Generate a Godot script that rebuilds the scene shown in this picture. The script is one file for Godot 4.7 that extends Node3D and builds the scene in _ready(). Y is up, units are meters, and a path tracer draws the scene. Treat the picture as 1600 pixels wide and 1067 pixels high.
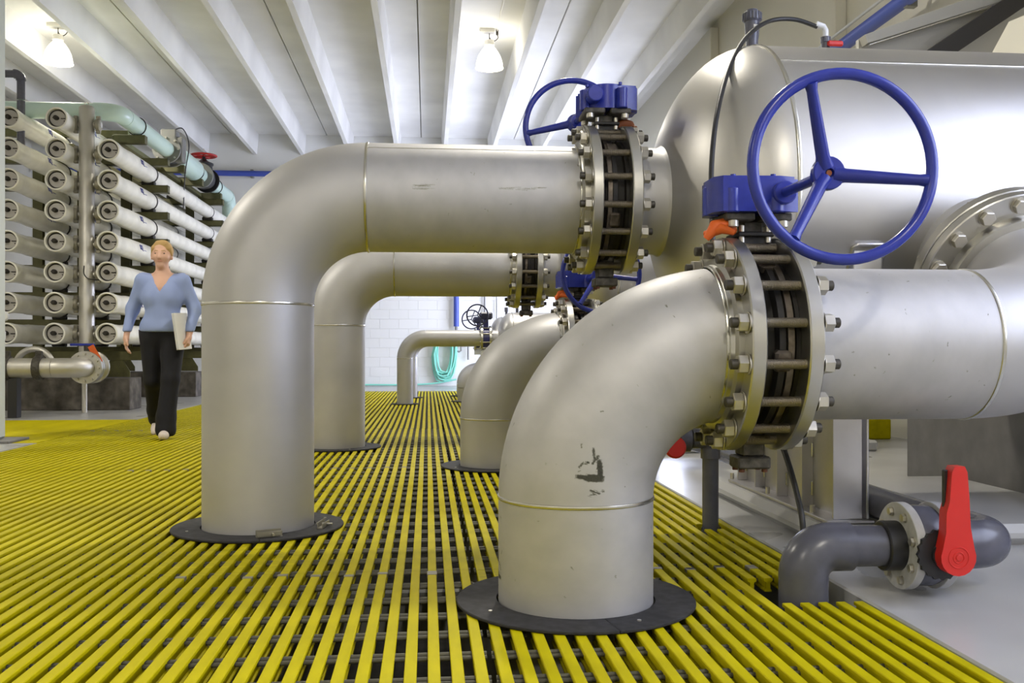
extends Node3D
# Pump hall with stainless steel filter vessels over a yellow slatted grating.

const CAM_H := 0.74
var M := {}
var names := {}
var cache := {}
var AX := Basis(Vector3(0, -1, 0), Vector3(1, 0, 0), Vector3(0, 0, 1))      # local y -> world x
var AZ := Basis(Vector3(1, 0, 0), Vector3(0, 0, 1), Vector3(0, -1, 0))      # local y -> world z


class MB:
	var v := PackedVector3Array()
	var n := PackedVector3Array()
	var t := PackedVector2Array()

	func tri(a: Vector3, b: Vector3, c: Vector3, na: Vector3, nb: Vector3, nc: Vector3, ua := Vector2.ZERO, ub := Vector2.ZERO, uc := Vector2.ZERO) -> void:
		var x := (b - a).cross(c - a)
		if x.length_squared() < 1e-18:
			return
		v.push_back(a); n.push_back(na); t.push_back(ua)
		if x.dot(na + nb + nc) < 0.0:
			v.push_back(b); n.push_back(nb); t.push_back(ub)
			v.push_back(c); n.push_back(nc); t.push_back(uc)
		else:
			v.push_back(c); n.push_back(nc); t.push_back(uc)
			v.push_back(b); n.push_back(nb); t.push_back(ub)

	func flat(a: Vector3, b: Vector3, c: Vector3, d: Vector3, nn: Vector3) -> void:
		tri(a, b, c, nn, nn, nn)
		tri(a, c, d, nn, nn, nn)

	func box(lo: Vector3, hi: Vector3, e := 0.0, xf := Transform3D()) -> MB:
		var c := (lo + hi) * 0.5
		var h := (hi - lo) * 0.5
		e = minf(e, minf(h.x, minf(h.y, h.z)) * 0.9)
		var ax := [Vector3.RIGHT, Vector3.UP, Vector3.BACK]
		for i in 3:
			var j := (i + 1) % 3
			var k := (i + 2) % 3
			for s in [-1.0, 1.0]:
				var o: Vector3 = c + ax[i] * (h[i] * s)
				var p: Vector3 = ax[j] * (h[j] - e)
				var q: Vector3 = ax[k] * (h[k] - e)
				flat(xf * (o - p - q), xf * (o + p - q), xf * (o + p + q), xf * (o - p + q), xf.basis * (ax[i] * s))
			if e > 0.0:
				for s in [-1.0, 1.0]:
					for r in [-1.0, 1.0]:
						var nn: Vector3 = (ax[j] * s + ax[k] * r).normalized()
						var l: Vector3 = ax[i] * (h[i] - e)
						var p1: Vector3 = c + ax[j] * (h[j] * s) + ax[k] * ((h[k] - e) * r)
						var p2: Vector3 = c + ax[j] * ((h[j] - e) * s) + ax[k] * (h[k] * r)
						flat(xf * (p1 - l), xf * (p1 + l), xf * (p2 + l), xf * (p2 - l), xf.basis * nn)
		if e > 0.0:
			for sx in [-1.0, 1.0]:
				for sy in [-1.0, 1.0]:
					for sz in [-1.0, 1.0]:
						var s3 := Vector3(sx, sy, sz)
						var k3: Vector3 = c + h * s3
						var nn: Vector3 = xf.basis * s3.normalized()
						tri(xf * (k3 - Vector3(0, e * sy, e * sz)), xf * (k3 - Vector3(e * sx, 0, e * sz)), xf * (k3 - Vector3(e * sx, e * sy, 0)), nn, nn, nn)
		return self

	# profile of (radius, height) turned about local y; outside lies to the right of its direction
	func lathe(xf: Transform3D, prof: Array, seg := 32, a0 := 0.0, a1 := TAU) -> MB:
		var m := prof.size() - 1
		var sn := []
		for i in m:
			var d: Vector2 = prof[i + 1] - prof[i]
			sn.append(Vector2(d.y, -d.x).normalized())
		var ring := is_zero_approx((prof[0] as Vector2).distance_to(prof[m]))
		for i in m:
			var n0: Vector2 = sn[i]
			var n1: Vector2 = sn[i]
			var before: int = i - 1 if i > 0 else (m - 1 if ring else -1)
			var after: int = i + 1 if i < m - 1 else (0 if ring else -1)
			if before >= 0 and n0.dot(sn[before]) > 0.78:
				n0 = (n0 + sn[before]).normalized()
			if after >= 0 and n1.dot(sn[after]) > 0.78:
				n1 = (n1 + sn[after]).normalized()
			var p: Vector2 = prof[i]
			var q: Vector2 = prof[i + 1]
			for s in seg:
				var u0 := float(s) / seg
				var u1 := float(s + 1) / seg
				var ca := cos(a0 + (a1 - a0) * u0)
				var sa := sin(a0 + (a1 - a0) * u0)
				var cb := cos(a0 + (a1 - a0) * u1)
				var sb := sin(a0 + (a1 - a0) * u1)
				var A := xf * Vector3(p.x * ca, p.y, p.x * sa)
				var B := xf * Vector3(p.x * cb, p.y, p.x * sb)
				var C := xf * Vector3(q.x * cb, q.y, q.x * sb)
				var D := xf * Vector3(q.x * ca, q.y, q.x * sa)
				var nA := (xf.basis * Vector3(n0.x * ca, n0.y, n0.x * sa)).normalized()
				var nB := (xf.basis * Vector3(n0.x * cb, n0.y, n0.x * sb)).normalized()
				var nC := (xf.basis * Vector3(n1.x * cb, n1.y, n1.x * sb)).normalized()
				var nD := (xf.basis * Vector3(n1.x * ca, n1.y, n1.x * sa)).normalized()
				tri(A, B, C, nA, nB, nC, Vector2(u0, p.y), Vector2(u1, p.y), Vector2(u1, q.y))
				tri(A, C, D, nA, nC, nD, Vector2(u0, p.y), Vector2(u1, q.y), Vector2(u0, q.y))
		return self

	func rod(a: Vector3, b: Vector3, r: float, seg := 16, e := 0.0) -> MB:
		var y := (b - a).normalized()
		var x := y.cross(Vector3.UP if absf(y.y) < 0.9 else Vector3.RIGHT).normalized()
		var xf := Transform3D(Basis(x, y, x.cross(y)), a)
		var h := a.distance_to(b)
		if e > 0.0:
			return lathe(xf, [Vector2(0, 0), Vector2(r - e, 0), Vector2(r, e), Vector2(r, h - e), Vector2(r - e, h), Vector2(0, h)], seg)
		return lathe(xf, [Vector2(0, 0), Vector2(r, 0), Vector2(r, h), Vector2(0, h)], seg)

	func torus(xf: Transform3D, R: float, r: float, seg := 48, rs := 12, sq := 1.0) -> MB:
		var prof := []
		for i in rs + 1:
			var a := -TAU * i / rs
			prof.append(Vector2(R + r * cos(a), -r * sq * sin(a)))
		return lathe(xf, prof, seg)

	func sweep(pts: Array, rad, seg := 24, caps := true, loop := false) -> MB:
		var m := pts.size()
		var rs := []
		for i in m:
			rs.append(rad if rad is float else rad[i])
		var T := []
		for i in m:
			var a: Vector3 = pts[(i - 1 + m) % m] if (loop or i > 0) else pts[i]
			var b: Vector3 = pts[(i + 1) % m] if (loop or i < m - 1) else pts[i]
			T.append((b - a).normalized())
		var x: Vector3 = (T[0] as Vector3).cross(Vector3.UP if absf(T[0].y) < 0.9 else Vector3.RIGHT).normalized()
		var fr := []
		for i in m:
			if i > 0:
				var ax: Vector3 = (T[i - 1] as Vector3).cross(T[i])
				if ax.length() > 1e-7:
					x = x.rotated(ax.normalized(), (T[i - 1] as Vector3).angle_to(T[i]))
			fr.append([x, (T[i] as Vector3).cross(x)])
		var len := 0.0
		for i in (m if loop else m - 1):
			var j := (i + 1) % m
			var l2: float = len + (pts[i] as Vector3).distance_to(pts[j])
			for s in seg:
				var a := TAU * s / seg
				var b := TAU * (s + 1) / seg
				var d0: Vector3 = fr[i][0] * cos(a) + fr[i][1] * sin(a)
				var d1: Vector3 = fr[i][0] * cos(b) + fr[i][1] * sin(b)
				var e0: Vector3 = fr[j][0] * cos(a) + fr[j][1] * sin(a)
				var e1: Vector3 = fr[j][0] * cos(b) + fr[j][1] * sin(b)
				var ua := Vector2(float(s) / seg, len)
				var ub := Vector2(float(s + 1) / seg, len)
				var uc := Vector2(float(s + 1) / seg, l2)
				var ud := Vector2(float(s) / seg, l2)
				tri(pts[i] + d0 * rs[i], pts[i] + d1 * rs[i], pts[j] + e1 * rs[j], d0, d1, e1, ua, ub, uc)
				tri(pts[i] + d0 * rs[i], pts[j] + e1 * rs[j], pts[j] + e0 * rs[j], d0, e1, e0, ua, uc, ud)
			len = l2
		if caps and not loop:
			for i in [0, m - 1]:
				var nn: Vector3 = T[i] * (-1.0 if i == 0 else 1.0)
				for s in seg:
					var a := TAU * s / seg
					var b := TAU * (s + 1) / seg
					tri(pts[i], pts[i] + (fr[i][0] * cos(a) + fr[i][1] * sin(a)) * rs[i], pts[i] + (fr[i][0] * cos(b) + fr[i][1] * sin(b)) * rs[i], nn, nn, nn)
		return self

	# polygon in local xy pushed from z0 to z1, with a chamfer e on both rims
	func prism(xf: Transform3D, poly: PackedVector2Array, z0: float, z1: float, e := 0.0) -> MB:
		var inner := poly
		if e > 0.0:
			var off := Geometry2D.offset_polygon(poly, -e)
			if off.size() == 1 and off[0].size() == poly.size():
				inner = PackedVector2Array()
				for p in poly:
					var best: Vector2 = off[0][0]
					for q in off[0]:
						if q.distance_to(p) < best.distance_to(p):
							best = q
					inner.append(best)
			else:
				e = 0.0
		var idx := Geometry2D.triangulate_polygon(inner)
		for k in range(0, idx.size(), 3):
			for side in [[z0, -1.0], [z1, 1.0]]:
				var nn: Vector3 = xf.basis * Vector3(0, 0, side[1])
				tri(xf * Vector3(inner[idx[k]].x, inner[idx[k]].y, side[0]), xf * Vector3(inner[idx[k + 1]].x, inner[idx[k + 1]].y, side[0]), xf * Vector3(inner[idx[k + 2]].x, inner[idx[k + 2]].y, side[0]), nn, nn, nn)
		var ccw := not Geometry2D.is_polygon_clockwise(poly)
		var m := poly.size()
		var en := []
		for i in m:
			var d: Vector2 = poly[(i + 1) % m] - poly[i]
			var q := Vector2(d.y, -d.x).normalized()
			en.append(q if ccw else -q)
		for i in m:
			var j := (i + 1) % m
			var n0: Vector2 = en[i]
			var n1: Vector2 = en[i]
			if n0.dot(en[(i - 1 + m) % m]) > 0.78:
				n0 = (n0 + en[(i - 1 + m) % m]).normalized()
			if n1.dot(en[j]) > 0.78:
				n1 = (n1 + en[j]).normalized()
			var N0 := xf.basis * Vector3(n0.x, n0.y, 0)
			var N1 := xf.basis * Vector3(n1.x, n1.y, 0)
			var a := xf * Vector3(poly[i].x, poly[i].y, z0 + e)
			var b := xf * Vector3(poly[j].x, poly[j].y, z0 + e)
			var c := xf * Vector3(poly[j].x, poly[j].y, z1 - e)
			var d := xf * Vector3(poly[i].x, poly[i].y, z1 - e)
			tri(a, b, c, N0, N1, N1)
			tri(a, c, d, N0, N1, N0)
			if e > 0.0:
				for side in [[z0, z0 + e, -1.0], [z1, z1 - e, 1.0]]:
					var up: Vector3 = xf.basis * Vector3(0, 0, side[2])
					var p0 := xf * Vector3(poly[i].x, poly[i].y, side[1])
					var p1 := xf * Vector3(poly[j].x, poly[j].y, side[1])
					var q0 := xf * Vector3(inner[i].x, inner[i].y, side[0])
					var q1 := xf * Vector3(inner[j].x, inner[j].y, side[0])
					var m0 := (N0 + up).normalized()
					var m1 := (N1 + up).normalized()
					tri(p0, p1, q1, m0, m1, m1)
					tri(p0, q1, q0, m0, m1, m0)
		return self

	func mesh() -> ArrayMesh:
		var a := []
		a.resize(Mesh.ARRAY_MAX)
		a[Mesh.ARRAY_VERTEX] = v
		a[Mesh.ARRAY_NORMAL] = n
		a[Mesh.ARRAY_TEX_UV] = t
		var am := ArrayMesh.new()
		am.add_surface_from_arrays(Mesh.PRIMITIVE_TRIANGLES, a)
		return am


func at(x: float, y: float, z: float, b := Basis()) -> Transform3D:
	return Transform3D(b, Vector3(x, y, z))


func thing(called: String, label: String, category: String, pos := Vector3.ZERO, group := "") -> Node3D:
	var o := Node3D.new()
	name_it(o, called)
	o.position = pos
	add_child(o)
	meta(o, label, category, group)
	return o


func name_it(o: Node, called: String) -> void:
	var k: int = names.get(called, 0)
	names[called] = k + 1
	o.name = called if k == 0 else "%s_%03d" % [called, k]


func meta(o: Node, label: String, category: String, group := "") -> void:
	o.set_meta("label", label)
	o.set_meta("category", category)
	if group:
		o.set_meta("group", group)


func part(parent: Node, called: String, mb, mat: Material, xf := Transform3D(), label := "") -> MeshInstance3D:
	var o := MeshInstance3D.new()
	o.mesh = mb.mesh() if mb is MB else mb
	o.material_override = mat
	o.transform = xf
	if parent == self:
		name_it(o, called)
		add_child(o)
	else:
		o.name = called
		parent.add_child(o, true)
	if label:
		o.set_meta("label", label)
	return o


func solo(called: String, mb, mat: Material, label: String, category: String, group := "", xf := Transform3D()) -> MeshInstance3D:
	var o := part(self, called, mb, mat, xf)
	meta(o, label, category, group)
	return o


func struct(called: String, mb, mat: Material) -> MeshInstance3D:
	var o := MeshInstance3D.new()
	o.mesh = mb.mesh() if mb is MB else mb
	o.material_override = mat
	o.name = called
	o.set_meta("kind", "structure")
	add_child(o)
	return o


func copy_of(src: Node3D, called: String, label: String, group := "") -> Node3D:
	var o: Node3D = src.duplicate()
	name_it(o, called)
	add_child(o)
	o.set_meta("label", label)
	if group:
		o.set_meta("group", group)
	return o


func arc_pts(c: Vector3, u: Vector3, w: Vector3, R: float, a0: float, a1: float, k := 16) -> Array:
	var out := []
	for i in k + 1:
		var a := lerpf(a0, a1, float(i) / k)
		out.append(c + u * (R * cos(a)) + w * (R * sin(a)))
	return out


func spline(ctrl: Array, per := 8) -> Array:
	var c := Curve3D.new()
	for i in ctrl.size():
		var a: Vector3 = ctrl[maxi(i - 1, 0)]
		var b: Vector3 = ctrl[mini(i + 1, ctrl.size() - 1)]
		var tn := (b - a) / 6.0
		c.add_point(ctrl[i], -tn, tn)
	var out := []
	for i in ctrl.size() - 1:
		for k in per:
			out.append(c.sample(i, float(k) / per))
	out.append(ctrl[ctrl.size() - 1])
	return out


# ---------------------------------------------------------------- materials
func noise_tex(freq: float, lo: Color, hi: Color, sd := 1, oct := 4, size := 512, stretch := false) -> NoiseTexture2D:
	var f := FastNoiseLite.new()
	f.seed = sd
	f.frequency = freq
	f.fractal_octaves = oct
	f.noise_type = FastNoiseLite.TYPE_SIMPLEX_SMOOTH
	var g := Gradient.new()
	g.set_color(0, lo)
	g.set_color(1, hi)
	g.set_offset(0, 0.1)
	g.set_offset(1, 0.9)
	var t := NoiseTexture2D.new()
	t.width = size
	t.height = size
	t.seamless = true
	t.noise = f
	t.color_ramp = g
	return t


func grey(a: float) -> Color:
	return Color(a, a, a)


func mat(called: String, c: Color, rough := 0.5, metal := 0.0, tex: Texture2D = null, scale := 1.0, rtex: Texture2D = null) -> StandardMaterial3D:
	var m := StandardMaterial3D.new()
	m.resource_name = called
	m.albedo_color = c
	m.roughness = rough
	m.metallic = metal
	if tex:
		m.albedo_texture = tex
	if rtex:
		m.roughness_texture = rtex
	if tex or rtex:
		m.uv1_triplanar = true
		m.uv1_scale = Vector3.ONE * scale
	M[called] = m
	return m


func c8(r: int, g: int, b: int) -> Color:
	return Color(r / 255.0, g / 255.0, b / 255.0)


# steel with handling marks: strokes are [u, v, length, width, angle, darkness]; u runs round the pipe, v in metres along it
func marked_steel(called: String, base: String, strokes: Array, specks: int, sd: int) -> void:
	var f := FastNoiseLite.new()
	f.seed = sd
	f.frequency = 0.008
	f.fractal_octaves = 4
	var im := f.get_seamless_image(1024, 1024)
	im.convert(Image.FORMAT_RGB8)
	for y in 1024:
		for x in 1024:
			var q := 0.93 + 0.07 * im.get_pixel(x, y).r
			im.set_pixel(x, y, Color(q, q, q))
	var rng := RandomNumberGenerator.new()
	rng.seed = sd
	var all := strokes.duplicate()
	for i in specks:
		all.append([rng.randf(), rng.randf(), rng.randf_range(0.002, 0.012), rng.randf_range(0.001, 0.003), rng.randf_range(0, PI), rng.randf_range(0.12, 0.35)])
	for s in all:
		var n := int(s[2] * 1024 * 2) + 2
		for k in n:
			var t := float(k) / n - 0.5
			var cx: float = s[0] * 1024.0 + t * s[2] * 713.0 * cos(s[4]) + rng.randf_range(-1, 1)
			var cy: float = s[1] * 1024.0 + t * s[2] * 1024.0 * sin(s[4]) + rng.randf_range(-1, 1)
			var w := int(s[3] * 1024 * rng.randf_range(0.3, 1.0)) + 1
			for a in w:
				for b in w:
					if rng.randf() < 0.55:
						continue
					var X := posmod(int(cx) + a - w / 2, 1024)
					var Y := posmod(int(cy) + b - w / 2, 1024)
					var c := im.get_pixel(X, Y)
					var d: float = 1.0 - s[5] * rng.randf_range(0.25, 0.6)
					if c.r > 0.45:
						im.set_pixel(X, Y, Color(c.r * d, c.g * d, c.b * d * 0.97))
	var m: StandardMaterial3D = M[base].duplicate()
	m.resource_name = called
	m.uv1_triplanar = false
	m.uv1_scale = Vector3.ONE
	m.roughness_texture = null
	m.albedo_texture = ImageTexture.create_from_image(im)
	M[called] = m


func make_materials() -> void:
	var mottled := noise_tex(0.012, grey(0.88), grey(1.0), 3, 5)
	var cloudy := noise_tex(0.006, grey(0.93), grey(1.0), 5, 4)
	var dull := noise_tex(0.008, grey(0.88), grey(1.0), 8, 4)
	var blotch := noise_tex(0.01, grey(0.6), grey(1.0), 11, 6)
	mat("pipe_steel", c8(190, 189, 190), 0.54, 0.58, cloudy, 0.7, dull)
	mat("vessel_steel", c8(204, 202, 199), 0.44, 0.9, cloudy, 0.5, dull)
	mat("flange_steel", c8(196, 194, 188), 0.34, 0.95, cloudy, 0.8, dull)
	mat("weld", c8(200, 198, 190), 0.25, 0.95)
	mat("bolt", c8(196, 192, 182), 0.38, 0.85)
	mat("stud", c8(150, 142, 128), 0.45, 0.85)
	mat("dark_stud", c8(78, 75, 70), 0.5, 0.6)
	mat("valve_black", c8(40, 36, 32), 0.55, 0.2, blotch, 3.0)
	mat("valve_ring", c8(118, 108, 96), 0.35, 0.7, blotch, 4.0)
	mat("cast_grey", c8(96, 92, 86), 0.6, 0.4, blotch, 5.0)
	mat("rust", c8(110, 66, 44), 0.8, 0.1, blotch, 8.0)
	mat("blue_paint", c8(40, 54, 158), 0.26, 0.0, noise_tex(0.02, grey(0.9), grey(1.0), 21, 3), 2.0)
	mat("navy_paint", c8(50, 50, 116), 0.35)
	mat("navy_dark", c8(38, 40, 70), 0.4)
	mat("blue_pipe", c8(62, 82, 172), 0.4)
	mat("orange", c8(214, 96, 26), 0.6)
	mat("brown_tag", c8(150, 84, 44), 0.6)
	mat("rubber", c8(50, 49, 52), 0.75, 0.0, blotch, 4.0)
	mat("yellow", c8(202, 189, 8), 0.55, 0.0, noise_tex(0.015, grey(0.86), grey(1.0), 33, 5), 1.2)
	M.yellow.metallic_specular = 0.2
	mat("rod_grey", c8(104, 102, 92), 0.55)
	mat("clip_grey", c8(150, 146, 132), 0.5, 0.6)
	mat("floor", c8(186, 186, 186), 0.34, 0.0, noise_tex(0.006, grey(0.9), grey(1.0), 41, 4), 0.3, noise_tex(0.006, grey(0.8), grey(1.0), 42, 3))
	mat("pit", c8(58, 56, 54), 0.8, 0.0, blotch, 1.0)
	mat("concrete", c8(112, 106, 98), 0.85, 0.0, blotch, 0.9)
	mat("concrete_grey", c8(122, 120, 118), 0.6, 0.0, mottled, 0.8)
	mat("wall_white", c8(226, 226, 222), 0.75)
	mat("wall_cream", c8(226, 223, 210), 0.8)
	mat("ceiling", c8(236, 235, 230), 0.8, 0.0, cloudy, 0.2)
	mat("post_white", c8(206, 212, 206), 0.6)
	mat("pvc", c8(90, 91, 104), 0.27, 0.0, mottled, 2.0)
	mat("flange_plastic", c8(190, 190, 192), 0.5, 0.0, mottled, 3.0)
	mat("black_plastic", c8(34, 34, 38), 0.4)
	mat("red_plastic", c8(200, 40, 34), 0.35)
	mat("red_paint", c8(176, 30, 30), 0.4)
	mat("hose_black", c8(36, 36, 38), 0.45)
	mat("white_plastic", c8(222, 224, 226), 0.5)
	mat("tube_white", c8(242, 240, 230), 0.22, 0.0, cloudy, 1.0)
	mat("cap_metal", c8(170, 166, 160), 0.5, 0.3)
	mat("dark_hole", c8(44, 40, 36), 0.7)
	mat("olive", c8(92, 90, 52), 0.55, 0.0, mottled, 1.5)
	mat("black_band", c8(36, 34, 32), 0.6)
	mat("aqua", c8(198, 222, 212), 0.3)
	mat("print_blue", c8(70, 78, 150), 0.6)
	mat("stainless_rack", c8(206, 203, 196), 0.5, 0.75, cloudy, 1.2, dull)
	mat("saddle_steel", c8(206, 204, 206), 0.38, 0.92, cloudy, 1.0, dull)
	mat("skin", c8(214, 170, 146), 0.6)
	mat("hair", c8(186, 152, 96), 0.7)
	mat("sweater", c8(146, 162, 206), 0.9)
	mat("trousers", c8(20, 20, 28), 0.85)
	mat("shoe", c8(216, 204, 196), 0.6)
	mat("paper", c8(226, 224, 216), 0.7)
	mat("lip", c8(196, 132, 116), 0.5)
	mat("eye_dark", c8(52, 40, 36), 0.4)
	mat("hose_green", c8(136, 216, 196), 0.45)
	mat("grey_paint", c8(130, 130, 126), 0.5, 0.3)
	mat("stringer", c8(170, 168, 160), 0.55, 0.15)
	mat("strut_black", c8(36, 33, 30), 0.6)
	mat("lamp_housing", c8(226, 224, 216), 0.4)
	var gl := mat("lamp_glass", c8(255, 253, 246), 0.3)
	gl.emission_enabled = true
	gl.emission = Color(1.0, 0.97, 0.9)
	gl.emission_energy_multiplier = 2.0
	var wp := mat("window_pane", c8(235, 240, 250), 0.3)
	wp.emission_enabled = true
	wp.emission = Color(0.86, 0.91, 1.0)
	wp.emission_energy_multiplier = 3.0
	mat("frame_alu", c8(170, 172, 176), 0.4, 0.6)
	var sc := []
	var rng := RandomNumberGenerator.new()
	rng.seed = 99
	for q in [[0.512, 0.115, 0.045, 0.010, 1.9, 0.7], [0.500, 0.135, 0.030, 0.004, 1.2, 0.6], [0.493, 0.150, 0.030, 0.004, 2.0, 0.6], [0.508, 0.085, 0.030, 0.020, 0.2, 0.5], [0.496, 0.082, 0.018, 0.010, 0.4, 0.6], [0.482, 0.082, 0.022, 0.010, 0.1, 0.55], [0.476, 0.112, 0.020, 0.003, 1.0, 0.5], [0.487, 0.122, 0.006, 0.006, 0.0, 0.6], [0.512, 0.046, 0.028, 0.004, -0.3, 0.6], [0.506, 0.038, 0.014, 0.003, 0.1, 0.5], [0.527, 0.05, 0.006, 0.004, 0.0, 0.5]]:
		sc.append(q)
		for k in 2:
			sc.append([q[0] + rng.randf_range(-0.004, 0.004), q[1] + rng.randf_range(-0.006, 0.006), q[2] * 0.7, q[3] * 0.5, q[4] + rng.randf_range(-0.2, 0.2), q[5] * 0.6])
	marked_steel("scuffed_steel", "pipe_steel", sc, 90, 4)
	var sr := []
	for q in [[0.262, 0.965, 0.05], [0.255, 0.985, 0.06], [0.262, 0.0, 0.05], [0.258, 0.33, 0.06], [0.256, 0.40, 0.05], [0.262, 0.45, 0.04]]:
		for k in 4:
			sr.append([q[0] + rng.randf_range(-0.003, 0.003), q[1] + rng.randf_range(-0.02, 0.02), q[2], 0.0015, PI / 2 + rng.randf_range(-0.1, 0.1), 0.22])
	marked_steel("scratched_steel", "pipe_steel", sr, 70, 9)
	marked_steel("speckled_steel", "pipe_steel", [], 140, 17)


func window_light(x: float, y0: float, y1: float, z0: float, z1: float, energy: float, col: Color) -> void:
	var l := AreaLight3D.new()
	l.name = "daylight"
	l.area_size = Vector2(z1 - z0, y1 - y0)
	l.light_color = col
	l.light_energy = energy
	l.area_range = 40.0
	l.area_attenuation = 2.0
	l.shadow_enabled = true
	l.position = Vector3(x, (y0 + y1) / 2, (z0 + z1) / 2)
	l.rotation.y = PI / 2
	add_child(l, true)


func _ready() -> void:
	# ---- camera
	var cam := Camera3D.new()
	cam.name = "camera"
	cam.projection = Camera3D.PROJECTION_FRUSTUM
	cam.near = 0.05
	cam.far = 100.0
	cam.keep_aspect = Camera3D.KEEP_HEIGHT
	cam.size = 1067.0 / 1480.0 * cam.near
	cam.frustum_offset = Vector2(0, 14.5 / 1480.0 * cam.near)
	cam.position = Vector3(0, CAM_H, 0)
	cam.rotation.y = -atan(132.0 / 1480.0)
	cam.current = true
	add_child(cam)
	# ---- sky, exposure
	var we := WorldEnvironment.new()
	we.name = "world_environment"
	var env := Environment.new()
	env.background_mode = Environment.BG_SKY
	var sky := Sky.new()
	var sm := ProceduralSkyMaterial.new()
	sm.sky_top_color = Color(0.75, 0.83, 0.95)
	sm.sky_horizon_color = Color(0.88, 0.91, 0.96)
	sm.ground_horizon_color = Color(0.6, 0.6, 0.6)
	sm.ground_bottom_color = Color(0.4, 0.4, 0.4)
	sky.sky_material = sm
	env.sky = sky
	env.tonemap_mode = Environment.TONE_MAPPER_LINEAR
	env.tonemap_exposure = 1.0
	env.sdfgi_enabled = true
	env.ssao_enabled = true
	env.ssil_enabled = true
	we.environment = env
	add_child(we)
	# ---- daylight through the two glazed openings of the right-hand wall
	window_light(3.93, 1.3, 4.4, -2.7, 0.9, 13.0, Color(0.86, 0.88, 1.0))
	window_light(3.93, 0.1, 3.2, -18.6, -14.6, 40.0, Color(0.86, 0.88, 1.0))
	make_materials()
	build_room()
	build_grating()
	build_vessels_and_pipes()
	build_drain_line()
	build_rack()
	build_far_train()
	build_far_wall_fittings()
	build_upper_right()
	build_lamps()
	build_person()


# ---------------------------------------------------------------- the hall
const STEMS := [-7.47, -6.49, -5.51, -4.53, -3.55, -2.58, -1.60, -0.62, 0.36, 1.33, 2.31, 3.29]
const LAMP_MAT := "lamp_glass"

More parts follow.
